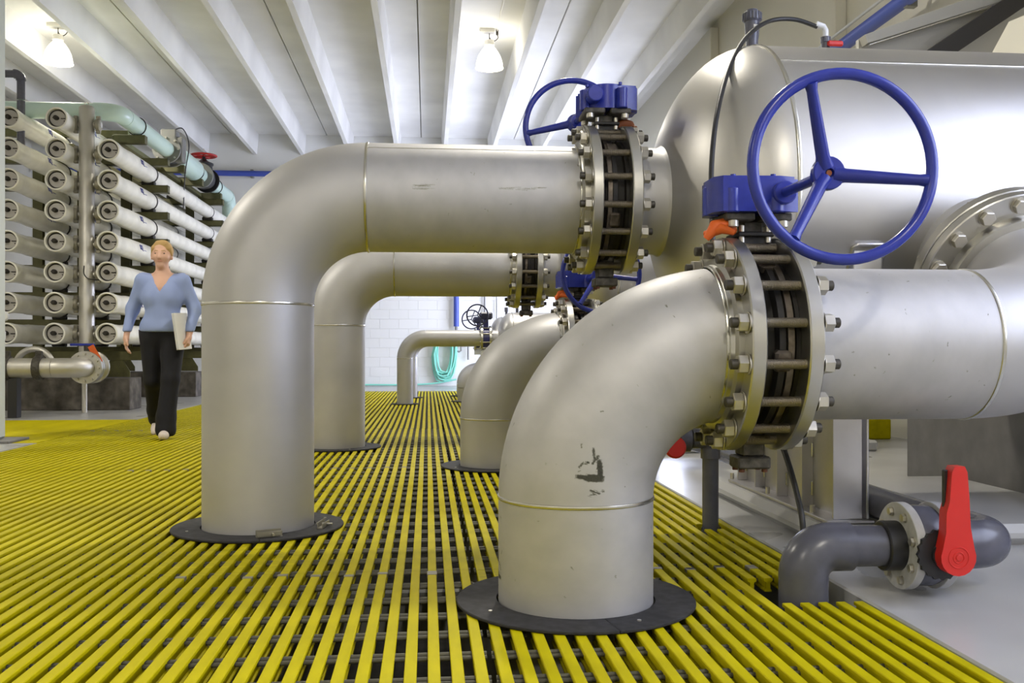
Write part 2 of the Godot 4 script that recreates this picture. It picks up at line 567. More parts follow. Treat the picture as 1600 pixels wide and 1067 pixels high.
func build_room() -> void:
	var XL := -8.0
	var XR := 4.0
	var ZF := -20.0
	var ZB := 4.0
	# floor slab pieces around the trench
	var f := MB.new()
	f.box(Vector3(1.298, -0.25, ZF), Vector3(XR, 0, ZB), 0.006)
	f.box(Vector3(XL, -0.25, ZF), Vector3(1.298, 0, -17.52))
	f.box(Vector3(XL, -0.25, -17.52), Vector3(-3.12, 0, -10.52))
	f.box(Vector3(XL, -0.25, -7.9), Vector3(-3.12, 0, ZB))
	f.box(Vector3(XL, -0.25, -10.52), Vector3(-6.02, 0, -7.9))
	f.box(Vector3(-3.12, -0.25, 0.62), Vector3(1.298, 0, ZB))
	struct("floor", f, M.floor)
	var pf := MB.new()
	pf.box(Vector3(-6.2, -1.5, ZF), Vector3(1.5, -1.35, ZB))
	struct("floor_pit", pf, M.pit)
	var pw := MB.new()
	pw.box(Vector3(1.33, -1.35, ZF), Vector3(1.5, -0.25, ZB))
	pw.box(Vector3(-6.2, -1.35, ZF), Vector3(-6.05, -0.25, ZB))
	pw.box(Vector3(-6.05, -1.35, -17.7), Vector3(1.33, -0.25, -17.52))
	pw.box(Vector3(-6.05, -1.35, 0.62), Vector3(1.33, -0.25, 0.8))
	struct("wall_pit", pw, M.pit)
	# walls
	var wf := MB.new()
	wf.box(Vector3(XL, -0.2, ZF - 0.3), Vector3(XR, 5.5, ZF))
	var far := struct("wall_far", wf, M.wall_white)
	# painted blockwork on the stretch of the far wall that daylight rakes across
	var bm := MB.new().box(Vector3(-0.198, -0.098, -0.01), Vector3(0.198, 0.098, 0.008), 0.003).mesh()
	for r in 10:
		for k in 11:
			var x := -2.0 + k * 0.4 + (0.2 if r % 2 == 1 else 0.0)
			part(far, "block", bm, M.wall_white, at(x, 0.1 + r * 0.2, ZF))
	var wl := MB.new()
	wl.box(Vector3(XL - 0.3, -0.2, ZF), Vector3(XL, 5.5, ZB))
	struct("wall_left", wl, M.wall_cream)
	var wb := MB.new()
	wb.box(Vector3(XL, -0.2, ZB), Vector3(XR, 5.5, ZB + 0.3))
	struct("wall_back", wb, M.wall_cream)
	var wr := MB.new()
	var o1 := [-2.7, 0.9, 1.3, 4.4]
	var o2 := [-18.6, -14.6, 0.1, 3.2]
	wr.box(Vector3(XR, -0.2, ZF), Vector3(XR + 0.3, 5.5, o2[0]))
	wr.box(Vector3(XR, -0.2, o2[1]), Vector3(XR + 0.3, 5.5, o1[0]))
	wr.box(Vector3(XR, -0.2, o1[1]), Vector3(XR + 0.3, 5.5, ZB))
	for o in [o1, o2]:
		wr.box(Vector3(XR, -0.2, o[0]), Vector3(XR + 0.3, o[2], o[1]))
		wr.box(Vector3(XR, o[3], o[0]), Vector3(XR + 0.3, 5.5, o[1]))
	var wall_r := struct("wall_right", wr, M.wall_cream)
	for z in [-4.6, -9.0, -13.0]:
		part(wall_r, "pilaster", MB.new().box(Vector3(XR - 0.12, 0, z - 0.25), Vector3(XR, 5.2, z + 0.25), 0.01), M.wall_cream)
	var wn := 1
	for o in [o1, o2]:
		var pane := MB.new().box(Vector3(XR + 0.1, o[2], o[0]), Vector3(XR + 0.12, o[3], o[1]))
		var w := struct("window_%d" % wn, pane, M.window_pane)
		wn += 1
		var nb := 4
		for k in nb + 1:
			var z := lerpf(o[0], o[1], float(k) / nb)
			part(w, "window_frame", MB.new().box(Vector3(XR + 0.06, o[2], z - 0.03), Vector3(XR + 0.14, o[3], z + 0.03), 0.005), M.frame_alu)
		for k in 4:
			var y := lerpf(o[2], o[3], k / 3.0)
			part(w, "window_bar", MB.new().box(Vector3(XR + 0.065, y - 0.025, o[0]), Vector3(XR + 0.135, y + 0.025, o[1]), 0.005), M.frame_alu)
	# ceiling: double-tee planks with open joints, stems under them
	var roof := MB.new()
	roof.box(Vector3(XL - 0.3, 5.32, ZF - 0.3), Vector3(XR + 0.3, 5.5, ZB + 0.3))
	var ceil := struct("ceiling", roof, M.ceiling)
	var k := 0
	while k < STEMS.size():
		var c: float = (STEMS[k] + STEMS[k + 1]) / 2.0
		var lo := maxf(c - 0.970, XL)
		var hi := minf(c + 0.970, XR)
		part(ceil, "ceiling_plank", MB.new().box(Vector3(lo, 5.22, ZF), Vector3(hi, 5.32, ZB), 0.006), M.ceiling)
		k += 2
	for x in STEMS:
		var p := PackedVector2Array([Vector2(x - 0.038, 4.80), Vector2(x + 0.038, 4.80), Vector2(x + 0.072, 5.23), Vector2(x - 0.072, 5.23)])
		part(ceil, "ceiling_beam", MB.new().prism(at(0, 0, 0), p, ZF, ZB, 0.008), M.ceiling)
	# white post at the left edge of the picture
	var post := thing("steel_post", "white painted square post at the left edge of the grating", "post", Vector3(-3.66, 0, -8.05))
	part(post, "shaft", MB.new().box(Vector3(-0.17, 0.02, -0.16), Vector3(0.17, 4.8, 0.16), 0.012), M.post_white)
	part(post, "base_plate", MB.new().box(Vector3(-0.22, 0, -0.21), Vector3(0.34, 0.02, 0.19), 0.004), M.concrete_grey)


# ---------------------------------------------------------------- yellow grating
const PITCH := 0.0545
var round_cuts := [[-0.707, -4.059, 0.27], [-0.707, -7.35, 0.27], [0.437, -2.782, 0.27], [0.437, -6.07, 0.27], [1.19, -3.91, 0.06],
	[-0.31, -13.2, 0.14], [-0.27, -15.0, 0.14], [0.56, -13.8, 0.15], [0.60, -15.5, 0.15]]
var square_cuts := [[1.03, 1.36, -3.0, -2.70]]

func clear_spans(fixed: float, a: float, b: float, along_z: bool, pad := 0.014) -> Array:
	var spans := [[a, b]]
	var cuts := []
	for c in round_cuts:
		var off: float = absf(fixed - (c[0] if along_z else c[1])) - pad
		if off < c[2]:
			var h := sqrt(c[2] * c[2] - maxf(off, 0.0) ** 2)
			var mid: float = c[1] if along_z else c[0]
			cuts.append([mid - h, mid + h])
	for c in square_cuts:
		if along_z and fixed > c[0] and fixed < c[1]:
			cuts.append([c[2], c[3]])
		if not along_z and fixed > c[2] and fixed < c[3]:
			cuts.append([c[0], c[1]])
	for c in cuts:
		var next := []
		for s in spans:
			if c[1] <= s[0] or c[0] >= s[1]:
				next.append(s)
				continue
			if c[0] - s[0] > 0.02:
				next.append([s[0], c[0]])
			if s[1] - c[1] > 0.02:
				next.append([c[1], s[1]])
		spans = next
	return spans


func build_grating() -> void:
	# unit bar: an I section one metre long on z, its top face at y = 0
	var hw := 0.0144
	var prof := PackedVector2Array([Vector2(-hw, -0.002), Vector2(-hw + 0.002, 0), Vector2(hw - 0.002, 0), Vector2(hw, -0.002), Vector2(hw, -0.010), Vector2(0.0065, -0.014), Vector2(0.0065, -0.036), Vector2(0.0115, -0.039), Vector2(0.0115, -0.044), Vector2(-0.0115, -0.044), Vector2(-0.0115, -0.039), Vector2(-0.0065, -0.036), Vector2(-0.0065, -0.014), Vector2(-hw, -0.010)])
	var bar := MB.new().prism(Transform3D(), prof, -0.5, 0.5).mesh()
	# unit pair of cross rods, one metre long on x
	var rp := MB.new()
	rp.rod(Vector3(-0.5, -0.022, -0.009), Vector3(0.5, -0.022, -0.009), 0.0065, 8)
	rp.rod(Vector3(-0.5, -0.026, 0.010), Vector3(0.5, -0.026, 0.010), 0.0065, 8)
	var rods := rp.mesh()
	var clip := MB.new().box(Vector3(-0.0165, -0.012, -0.012), Vector3(0.0165, 0.0025, 0.012), 0.002).mesh()
	var rows := [[0.6, -3.2], [-3.2, -6.1], [-6.1, -9.1], [-9.1, -12.1], [-12.1, -17.5]]
	var which := ["nearest row", "second row", "third row", "fourth row", "farthest row"]
	var side := ["left edge", "left of the middle", "right of the middle", "right edge"]
	var rng := RandomNumberGenerator.new()
	rng.seed = 7
	for r in rows.size():
		var z1: float = rows[r][0] - 0.003
		var z0: float = rows[r][1] + 0.003
		for c in 4:
			var g := thing("grating_panel", "yellow slatted floor grating panel, %s from the front, %s" % [which[r], side[c]], "grating", Vector3.ZERO, "yellow grating panels")
			var shift := rng.randf_range(-0.004, 0.004)
			var drop := rng.randf_range(-0.002, 0.0)
			var far := MB.new()
			for i in (21 if c == 3 else 20):
				var x := -3.09 + (c * 20 + i) * PITCH + shift
				for s in clear_spans(x, z0, z1, true):
					var L: float = s[1] - s[0]
					var mid: float = (s[1] + s[0]) / 2
					if r < 3:
						part(g, "bar", bar, M.yellow, at(x, drop, mid, Basis.from_scale(Vector3(1, 1, L))))
					else:
						far.box(Vector3(x - hw, drop - 0.011, s[0]), Vector3(x + hw, drop, s[1]), 0.0)
						far.box(Vector3(x - 0.0065, drop - 0.044, s[0]), Vector3(x + 0.0065, drop - 0.011, s[1]), 0.0)
			if r >= 3:
				part(g, "bars", far, M.yellow).set_meta("kind", "stuff")
			var xa := -3.09 + c * 20 * PITCH - 0.02
			var xb := xa + (21 if c == 3 else 20) * PITCH - 0.012
			var z := z1 - 0.09
			var many := MB.new()
			while z > z0 + 0.02:
				for s in clear_spans(z, xa, xb, false, 0.02):
					var L: float = s[1] - s[0]
					if r < 3:
						part(g, "cross_rod", rods, M.rod_grey, at((s[0] + s[1]) / 2, drop, z, Basis.from_scale(Vector3(L, 1, 1))))
					else:
						many.box(Vector3(s[0], -0.03, z - 0.012), Vector3(s[1], -0.018, z + 0.012))
				z -= 0.18
			if r >= 3:
				part(g, "cross_rods", many, M.rod_grey).set_meta("kind", "stuff")
			if r < 3:
				# grey hold-down caps on some bar ends along the joint
				var count := 5 if r > 0 else 8
				for q in count:
					var i := (q * 2 + c * 3) % 20 if q < 5 else rng.randi_range(0, 19)
					var x := -3.09 + (c * 20 + i) * PITCH + shift
					if clear_spans(x, z0 + 0.01, z0 + 0.1, true, 0.03).size() == 1:
						part(g, "clip", clip, M.clip_grey, at(x, drop, z0 + 0.02 + rng.randf_range(0.0, 0.03)))
	# the turned panel beside the post: bars run across
	var g2 := thing("grating_panel", "yellow grating panel turned crosswise, between the white post and the rack", "grating", Vector3.ZERO, "yellow grating panels")
	var cross := MB.new()
	var zz := -7.95
	while zz > -10.5:
		part(g2, "bar", bar, M.yellow, at(-4.57, 0, zz, Basis(Vector3.UP, PI / 2) * Basis.from_scale(Vector3(1.25, 1, 2.88))))
		zz -= 0.052
	# carriers under the panels
	for z in [-3.16, -6.5, -9.1, -12.1]:
		var s := MB.new()
		s.box(Vector3(-3.1, -0.06, z - 0.06), Vector3(1.29, -0.048, z + 0.06))
		s.box(Vector3(-3.1, -0.19, z - 0.006), Vector3(1.29, -0.06, z + 0.006))
		s.box(Vector3(-3.1, -0.20, z - 0.06), Vector3(1.29, -0.19, z + 0.06))
		var ord: String = {-3.16: "nearest", -6.5: "second", -9.1: "third", -12.1: "farthest"}[z]
		solo("support_beam", s, M.grey_paint, "grey steel beam under the grating, %s from the front" % ord, "beam", "beams under the grating")


# ---------------------------------------------------------------- flanges, studs, valves
func flange_mb(xf: Transform3D, bore: float, rad: float, y0: float, y1: float, seg := 56) -> MB:
	var e := rad * 0.012
	return MB.new().lathe(xf, [Vector2(bore, y0), Vector2(rad - e, y0), Vector2(rad, y0 + e), Vector2(rad, y1 - e), Vector2(rad - e, y1), Vector2(bore, y1), Vector2(bore, y0)], seg)


func hex(r: float) -> PackedVector2Array:
	var p := PackedVector2Array()
	for i in 6:
		p.append(Vector2(r * cos(i * PI / 3), r * sin(i * PI / 3)))
	return p


func stud_meshes() -> void:
	# a threaded stud lying on x, its nuts and washers
	var prof := [Vector2(0, -0.152), Vector2(0.011, -0.152)]
	var y := -0.150
	while y < 0.150:
		prof.append(Vector2(0.0125, y))
		prof.append(Vector2(0.0143, y + 0.0019))
		y += 0.0038
	prof.append(Vector2(0.011, 0.152))
	prof.append(Vector2(0, 0.152))
	cache.stud = MB.new().lathe(Transform3D(AX, Vector3.ZERO), prof, 10).mesh()
	var nut := MB.new()
	var ZX := Basis(Vector3(0, 0, -1), Vector3(0, 1, 0), Vector3(1, 0, 0))
	nut.prism(Transform3D(ZX, Vector3.ZERO), hex(0.0262), 0.004, 0.031, 0.002)
	nut.lathe(Transform3D(AX, Vector3.ZERO), [Vector2(0.0, 0.0), Vector2(0.029, 0.0), Vector2(0.029, 0.0038), Vector2(0.0, 0.0038)], 16)
	cache.nut = nut.mesh()
	# the dark lathe-turned tip that sticks out beyond the nut
	cache.tip = MB.new().rod(Vector3(0.131, 0, 0), Vector3(0.153, 0, 0), 0.0146, 12, 0.002).mesh()
	# hexagon head bolt, axis y
	var hb := MB.new()
	hb.prism(Transform3D(Basis(Vector3(1, 0, 0), Vector3(0, 0, -1), Vector3(0, 1, 0)), Vector3.ZERO), hex(0.0262), 0.004, 0.024, 0.0025)
	hb.rod(Vector3.ZERO, Vector3(0, 0.004, 0), 0.029, 16)
	cache.hex_bolt = hb.mesh()


func handwheel(parent: Node3D, hub: Vector3, dish: float, R: float, tube: float, m: Material, turn: float) -> void:
	var w := part(parent, "handwheel", MB.new().torus(Transform3D(AZ, hub + Vector3(0, 0, dish)), R, tube, 72, 14), m)
	for k in 3:
		var a := turn + k * TAU / 3 + (0.05 if k == 1 else 0.0)
		var dir := Vector3(cos(a), sin(a), 0)
		var a0 := hub + dir * 0.02 + Vector3(0, 0, 0.005)
		var a1 := hub + dir * R * 0.97 + Vector3(0, 0, dish)
		var s := MB.new().sweep([a0, a0.lerp(a1, 0.12), a0.lerp(a1, 0.9), a1], [tube * 1.7, tube * 1.25, tube * 0.95, tube * 1.2], 10)
		part(w, "spoke", s, m)
	var h := MB.new().lathe(Transform3D(AZ, hub), [Vector2(0, -0.035), Vector2(0.030, -0.035), Vector2(0.036, -0.01), Vector2(0.044, 0.002), Vector2(0.043, 0.018), Vector2(0.040, 0.021), Vector2(0.012, 0.022), Vector2(0.010, 0.012), Vector2(0, 0.012)], 24)
	part(w, "hub", h, m)
	part(w, "shaft_end", MB.new().rod(hub + Vector3(0, 0, 0.0), hub + Vector3(0, 0, 0.0175), 0.0075, 12), M.brown_tag)


# wafer butterfly valve with worm gear; origin on the pipe axis, pipe along x, stem up, handwheel towards +z
func make_valve(label: String, tagged: Material) -> Node3D:
	var v := thing("butterfly_valve", label, "valve", Vector3.ZERO, "geared butterfly valves")
	var X := Transform3D(AX, Vector3.ZERO)
	var body := MB.new().lathe(X, [Vector2(0.20, -0.058), Vector2(0.252, -0.058), Vector2(0.252, -0.044), Vector2(0.238, -0.038), Vector2(0.238, -0.012), Vector2(0.262, -0.006), Vector2(0.262, 0.012), Vector2(0.24, 0.018), Vector2(0.24, 0.040), Vector2(0.252, 0.046), Vector2(0.252, 0.058), Vector2(0.20, 0.058)], 56)
	part(v, "body", body, M.valve_black)
	part(v, "liner_ring", MB.new().lathe(X, [Vector2(0.236, 0.016), Vector2(0.268, 0.016), Vector2(0.268, 0.034), Vector2(0.236, 0.034)], 56), M.valve_ring)
	for i in 5:
		var a := i * TAU / 5 + 0.5
		var lug := MB.new().box(Vector3(-0.02, 0.24, -0.03), Vector3(0.03, 0.272, 0.03), 0.008)
		part(v, "lug", lug, M.valve_ring, Transform3D(Basis(Vector3.RIGHT, a), Vector3.ZERO))
	# studs
	for i in 16:
		var a := (i + 0.5) * TAU / 16
		var s := part(v, "stud_bolt", cache.stud, M.stud, Transform3D(Basis(Vector3.RIGHT, a * 1.0), Vector3(0, 0.289 * cos(a), 0.289 * sin(a))))
		part(s, "nut", cache.nut, M.bolt, Transform3D(Basis(Vector3.RIGHT, 0.3 * i), Vector3(0.1025, 0, 0)))
		part(s, "nut", cache.nut, M.bolt, Transform3D(Basis(Vector3.UP, PI) * Basis(Vector3.RIGHT, 0.47 * i), Vector3(-0.1025, 0, 0)))
		part(s, "stud_tip", cache.tip, M.dark_stud)
		part(s, "stud_tip", cache.tip, M.dark_stud, Transform3D(Basis(Vector3.UP, PI), Vector3.ZERO))
	# bottom cover of the shaft
	var foot := MB.new().box(Vector3(-0.05, -0.372, -0.045), Vector3(0.05, -0.335, 0.045), 0.005).box(Vector3(-0.035, -0.335, -0.035), Vector3(0.035, -0.24, 0.035), 0.005)
	var fp := part(v, "bottom_cover", foot, M.cast_grey)
	for s in [[-0.035, -0.03], [0.035, -0.03], [-0.035, 0.03], [0.035, 0.03]]:
		part(fp, "bolt_head", MB.new().rod(Vector3(s[0], -0.382, s[1]), Vector3(s[0], -0.371, s[1]), 0.009, 6), M.rust)
	# neck
	var neck := MB.new()
	neck.box(Vector3(-0.045, 0.24, -0.045), Vector3(0.045, 0.335, 0.045), 0.008)
	neck.box(Vector3(-0.055, 0.318, -0.06), Vector3(0.055, 0.332, 0.06), 0.003)
	part(v, "neck", neck, M.valve_black)
	for s in [[-0.04, -0.045], [0.04, -0.045], [-0.04, 0.045], [0.04, 0.045]]:
		part(v, "neck_bolt", MB.new().rod(Vector3(s[0], 0.30, s[1]), Vector3(s[0], 0.352, s[1]), 0.009, 6, 0.001), M.bolt)
	# bracket plates between neck and gearbox
	var br := MB.new()
	br.box(Vector3(-0.10, 0.362, -0.085), Vector3(-0.012, 0.385, 0.085), 0.004)
	br.box(Vector3(0.012, 0.362, -0.085), Vector3(0.10, 0.385, 0.085), 0.004)
	br.box(Vector3(-0.03, 0.330, -0.03), Vector3(0.03, 0.366, 0.03), 0.004)
	part(v, "bracket", br, M.cast_grey)
	for s in [[-0.075, 0.07], [0.075, 0.07], [-0.075, -0.07], [0.075, -0.07]]:
		part(v, "bracket_bolt", MB.new().rod(Vector3(s[0], 0.343, s[1]), Vector3(s[0], 0.364, s[1]), 0.017, 6, 0.002), M.bolt)
	# worm gearbox
	var out := PackedVector2Array()
	for i in 13:
		var a := -0.6 + i * 2.8 / 12
		out.append(Vector2(-0.005 + 0.098 * cos(a), -0.02 + 0.105 * sin(a)))
	for q in [Vector2(-0.130, 0.055), Vector2(-0.138, 0.03), Vector2(-0.138, -0.075), Vector2(-0.115, -0.105), Vector2(0.06, -0.115), Vector2(0.11, -0.10)]:
		out.append(q)
	var UPX := Transform3D(Basis(Vector3(1, 0, 0), Vector3(0, 0, -1), Vector3(0, 1, 0)), Vector3.ZERO)   # local z -> up, local y -> -z
	var box := part(v, "gearbox", MB.new().prism(UPX, out, 0.385, 0.480, 0.004), M.blue_paint)
	var lid := PackedVector2Array()
	for q in out:
		lid.append(q * 0.95 + Vector2(-0.003, 0))
	part(box, "gearbox_lid", MB.new().prism(UPX, lid, 0.478, 0.489, 0.003), M.blue_paint)
	for s in [[-0.085, 0.088, 0.455], [0.045, 0.10, 0.445], [-0.12, 0.0, 0.47], [0.09, -0.03, 0.47], [-0.06, -0.085, 0.47]]:
		part(box, "boss", MB.new().rod(Vector3(s[0], 0.383, s[1]), Vector3(s[0], s[2], s[1]), 0.024, 16, 0.003), M.blue_paint)
		part(box, "lid_bolt", MB.new().rod(Vector3(s[0] * 0.9, 0.486, s[1] * 0.86), Vector3(s[0] * 0.9, 0.497, s[1] * 0.86), 0.008, 6), M.blue_paint)
	part(box, "worm_housing", MB.new().rod(Vector3(0.06, 0.437, -0.12), Vector3(0.06, 0.437, 0.135), 0.034, 20, 0.004), M.blue_paint)
	part(box, "drive_shaft", MB.new().rod(Vector3(0.06, 0.437, 0.13), Vector3(0.06, 0.437, 0.40), 0.0145, 14), M.blue_paint)
	handwheel(v, Vector3(0.06, 0.437, 0.413), 0.10, 0.231, 0.0146, M.blue_paint, 1.955)
	# a twist of barrier tape tied at the flange top
	var tg := MB.new()
	tg.sweep([Vector3(-0.15, 0.31, 0.05), Vector3(-0.125, 0.345, 0.06), Vector3(-0.09, 0.352, 0.05), Vector3(-0.06, 0.335, 0.03)], [0.010, 0.022, 0.024, 0.014], 7)
	tg.sweep([Vector3(-0.145, 0.325, 0.03), Vector3(-0.11, 0.338, 0.075), Vector3(-0.075, 0.325, 0.085)], [0.012, 0.016, 0.008], 7)
	part(v, "warning_tape", tg, tagged, Transform3D(), "twisted orange tape")
	return v


# ---------------------------------------------------------------- pipe spools
func bead(parent: Node3D, c: Vector3, b: Basis, r: float, fat := 0.004) -> void:
	part(parent, "weld_bead", MB.new().torus(Transform3D(b, c), r, fat, 56, 8, 1.6), M.weld)


func riser(p: Node3D, x: float, z: float, r: float, R: float, ya: float, sweep_to: float, m: Material) -> void:
	part(p, "column", MB.new().lathe(at(x, 0, z), [Vector2(r, -1.34), Vector2(r, ya - R)], 72), m)
	var c := Vector3(x + R, ya - R, z)
	part(p, "elbow", MB.new().sweep(arc_pts(c, Vector3.LEFT, Vector3.UP, R, 0.0, sweep_to, 26), r, 72, false), m)
	bead(p, Vector3(x, ya - R, z), Basis(), r, r * 0.017)


func disc(label: String, x: float, z: float, r: float, R: float, group := "rubber collars") -> void:
	var d := thing("floor_collar", label, "collar", Vector3(x, 0, z), group)
	for s in 2:
		part(d, "half_disc", MB.new().lathe(Transform3D(), [Vector2(r, 0.0012), Vector2(R - 0.002, 0.0012), Vector2(R, 0.003), Vector2(R, 0.008), Vector2(R - 0.002, 0.010), Vector2(r, 0.010), Vector2(r, 0.0012)], 32, s * PI + 1.39, s * PI + PI + 1.384), M.rubber)
	for k in 4:
		var a := k * TAU / 4 + 1.1
		part(d, "screw", MB.new().rod(Vector3(cos(a) * (r + R) * 0.5, 0.009, sin(a) * (r + R) * 0.5), Vector3(cos(a) * (r + R) * 0.5, 0.013, sin(a) * (r + R) * 0.5), 0.006, 8), M.bolt)


func overhead_pipe(label: String, z: float, mt: Material, mr: Material) -> Node3D:
	var r := 0.2286
	var ya := 1.389
	var p := thing("overhead_pipe", label, "pipe", Vector3.ZERO, "overhead steel pipes")
	riser(p, -0.707, z, r, 0.457, ya, PI / 2, mt)
	bead(p, Vector3(-0.25, ya, z), AX, r)
	part(p, "run", MB.new().lathe(Transform3D(AX, Vector3(0, ya, z)), [Vector2(r, -0.25), Vector2(r, 0.628)], 72), mr)
	bead(p, Vector3(0.628, ya, z), AX, r, 0.003)
	part(p, "seam", MB.new().rod(Vector3(-0.25, ya + r * sin(0.95), z + r * cos(0.95)), Vector3(0.628, ya + r * sin(0.95), z + r * cos(0.95)), 0.0018, 6), M.weld)
	part(p, "stub_end", MB.new().lathe(Transform3D(AX, Vector3(0, ya, z)), [Vector2(r, 0.628), Vector2(r + 0.006, 0.635), Vector2(0.252, 0.640), Vector2(0.252, 0.668)], 64), M.flange_steel)
	part(p, "flange", flange_mb(Transform3D(AX, Vector3(0, ya, z)), 0.2, 0.3175, 0.664, 0.706), M.flange_steel)
	return p


func inlet_elbow(label: String, z: float, mt: Material) -> Node3D:
	var r := 0.2286
	var ya := 0.76
	var p := thing("inlet_elbow", label, "pipe", Vector3.ZERO, "front inlet elbows")
	riser(p, 0.437, z, r, 0.45, ya, PI / 2 - 0.09, mt)
	part(p, "stub_end", MB.new().lathe(Transform3D(AX, Vector3(0, ya, z)), [Vector2(r, 0.828), Vector2(r + 0.007, 0.833), Vector2(r + 0.009, 0.845), Vector2(0.255, 0.850), Vector2(0.255, 0.869)], 64), M.flange_steel)
	bead(p, Vector3(0.829, ya, z), AX, r + 0.001, 0.004)
	part(p, "flange", flange_mb(Transform3D(AX, Vector3(0, ya, z)), 0.2, 0.3175, 0.867, 0.909), M.flange_steel)
	return p


func cross_pipe(label: String, z: float) -> Node3D:
	var r := 0.2286
	var ya := 0.76
	var p := thing("cross_pipe", label, "pipe", Vector3.ZERO, "pipes from the lower valves to the vessels")
	part(p, "flange", flange_mb(Transform3D(AX, Vector3(0, ya, z)), 0.2, 0.3175, 1.027, 1.069), M.flange_steel)
	part(p, "stub_end", MB.new().lathe(Transform3D(AX, Vector3(0, ya, z)), [Vector2(0.252, 1.066), Vector2(0.252, 1.09), Vector2(r + 0.006, 1.096), Vector2(r, 1.105)], 64), M.flange_steel)
	part(p, "run", MB.new().lathe(Transform3D(AX, Vector3(0, ya, z)), [Vector2(r, 1.10), Vector2(r, 1.633)], 72), M.speckled_steel)
	bead(p, Vector3(1.633, ya, z), AX, r)
	var d := Vector3(0, sin(deg_to_rad(26.2)), -cos(deg_to_rad(26.2)))
	var c := Vector3(1.633, ya, z) + d * 0.457
	part(p, "elbow", MB.new().sweep(arc_pts(c, -d, Vector3.RIGHT, 0.457, 0.0, PI / 2, 26), r, 72, false), M.pipe_steel)
	# flanged joint square to the vessel's side
	var o := Vector3(2.09, ya, z)
	var B := Basis(Vector3.RIGHT, d, Vector3.RIGHT.cross(d))
	var F := Transform3D(B, o)
	part(p, "hub_ring", MB.new().lathe(F, [Vector2(r, 0.452), Vector2(0.252, 0.458), Vector2(0.258, 0.47), Vector2(0.258, 0.50)], 64), M.flange_steel)
	var fl := part(p, "flange", flange_mb(F, 0.2, 0.335, 0.498, 0.538), M.flange_steel)
	for i in 16:
		var a := (i + 0.5) * TAU / 16
		var q := Vector3(0.297 * cos(a), 0.498, 0.297 * sin(a))
		part(fl, "hex_bolt", cache.hex_bolt, M.bolt, F * Transform3D(Basis(Vector3.RIGHT, PI), q))
	return p


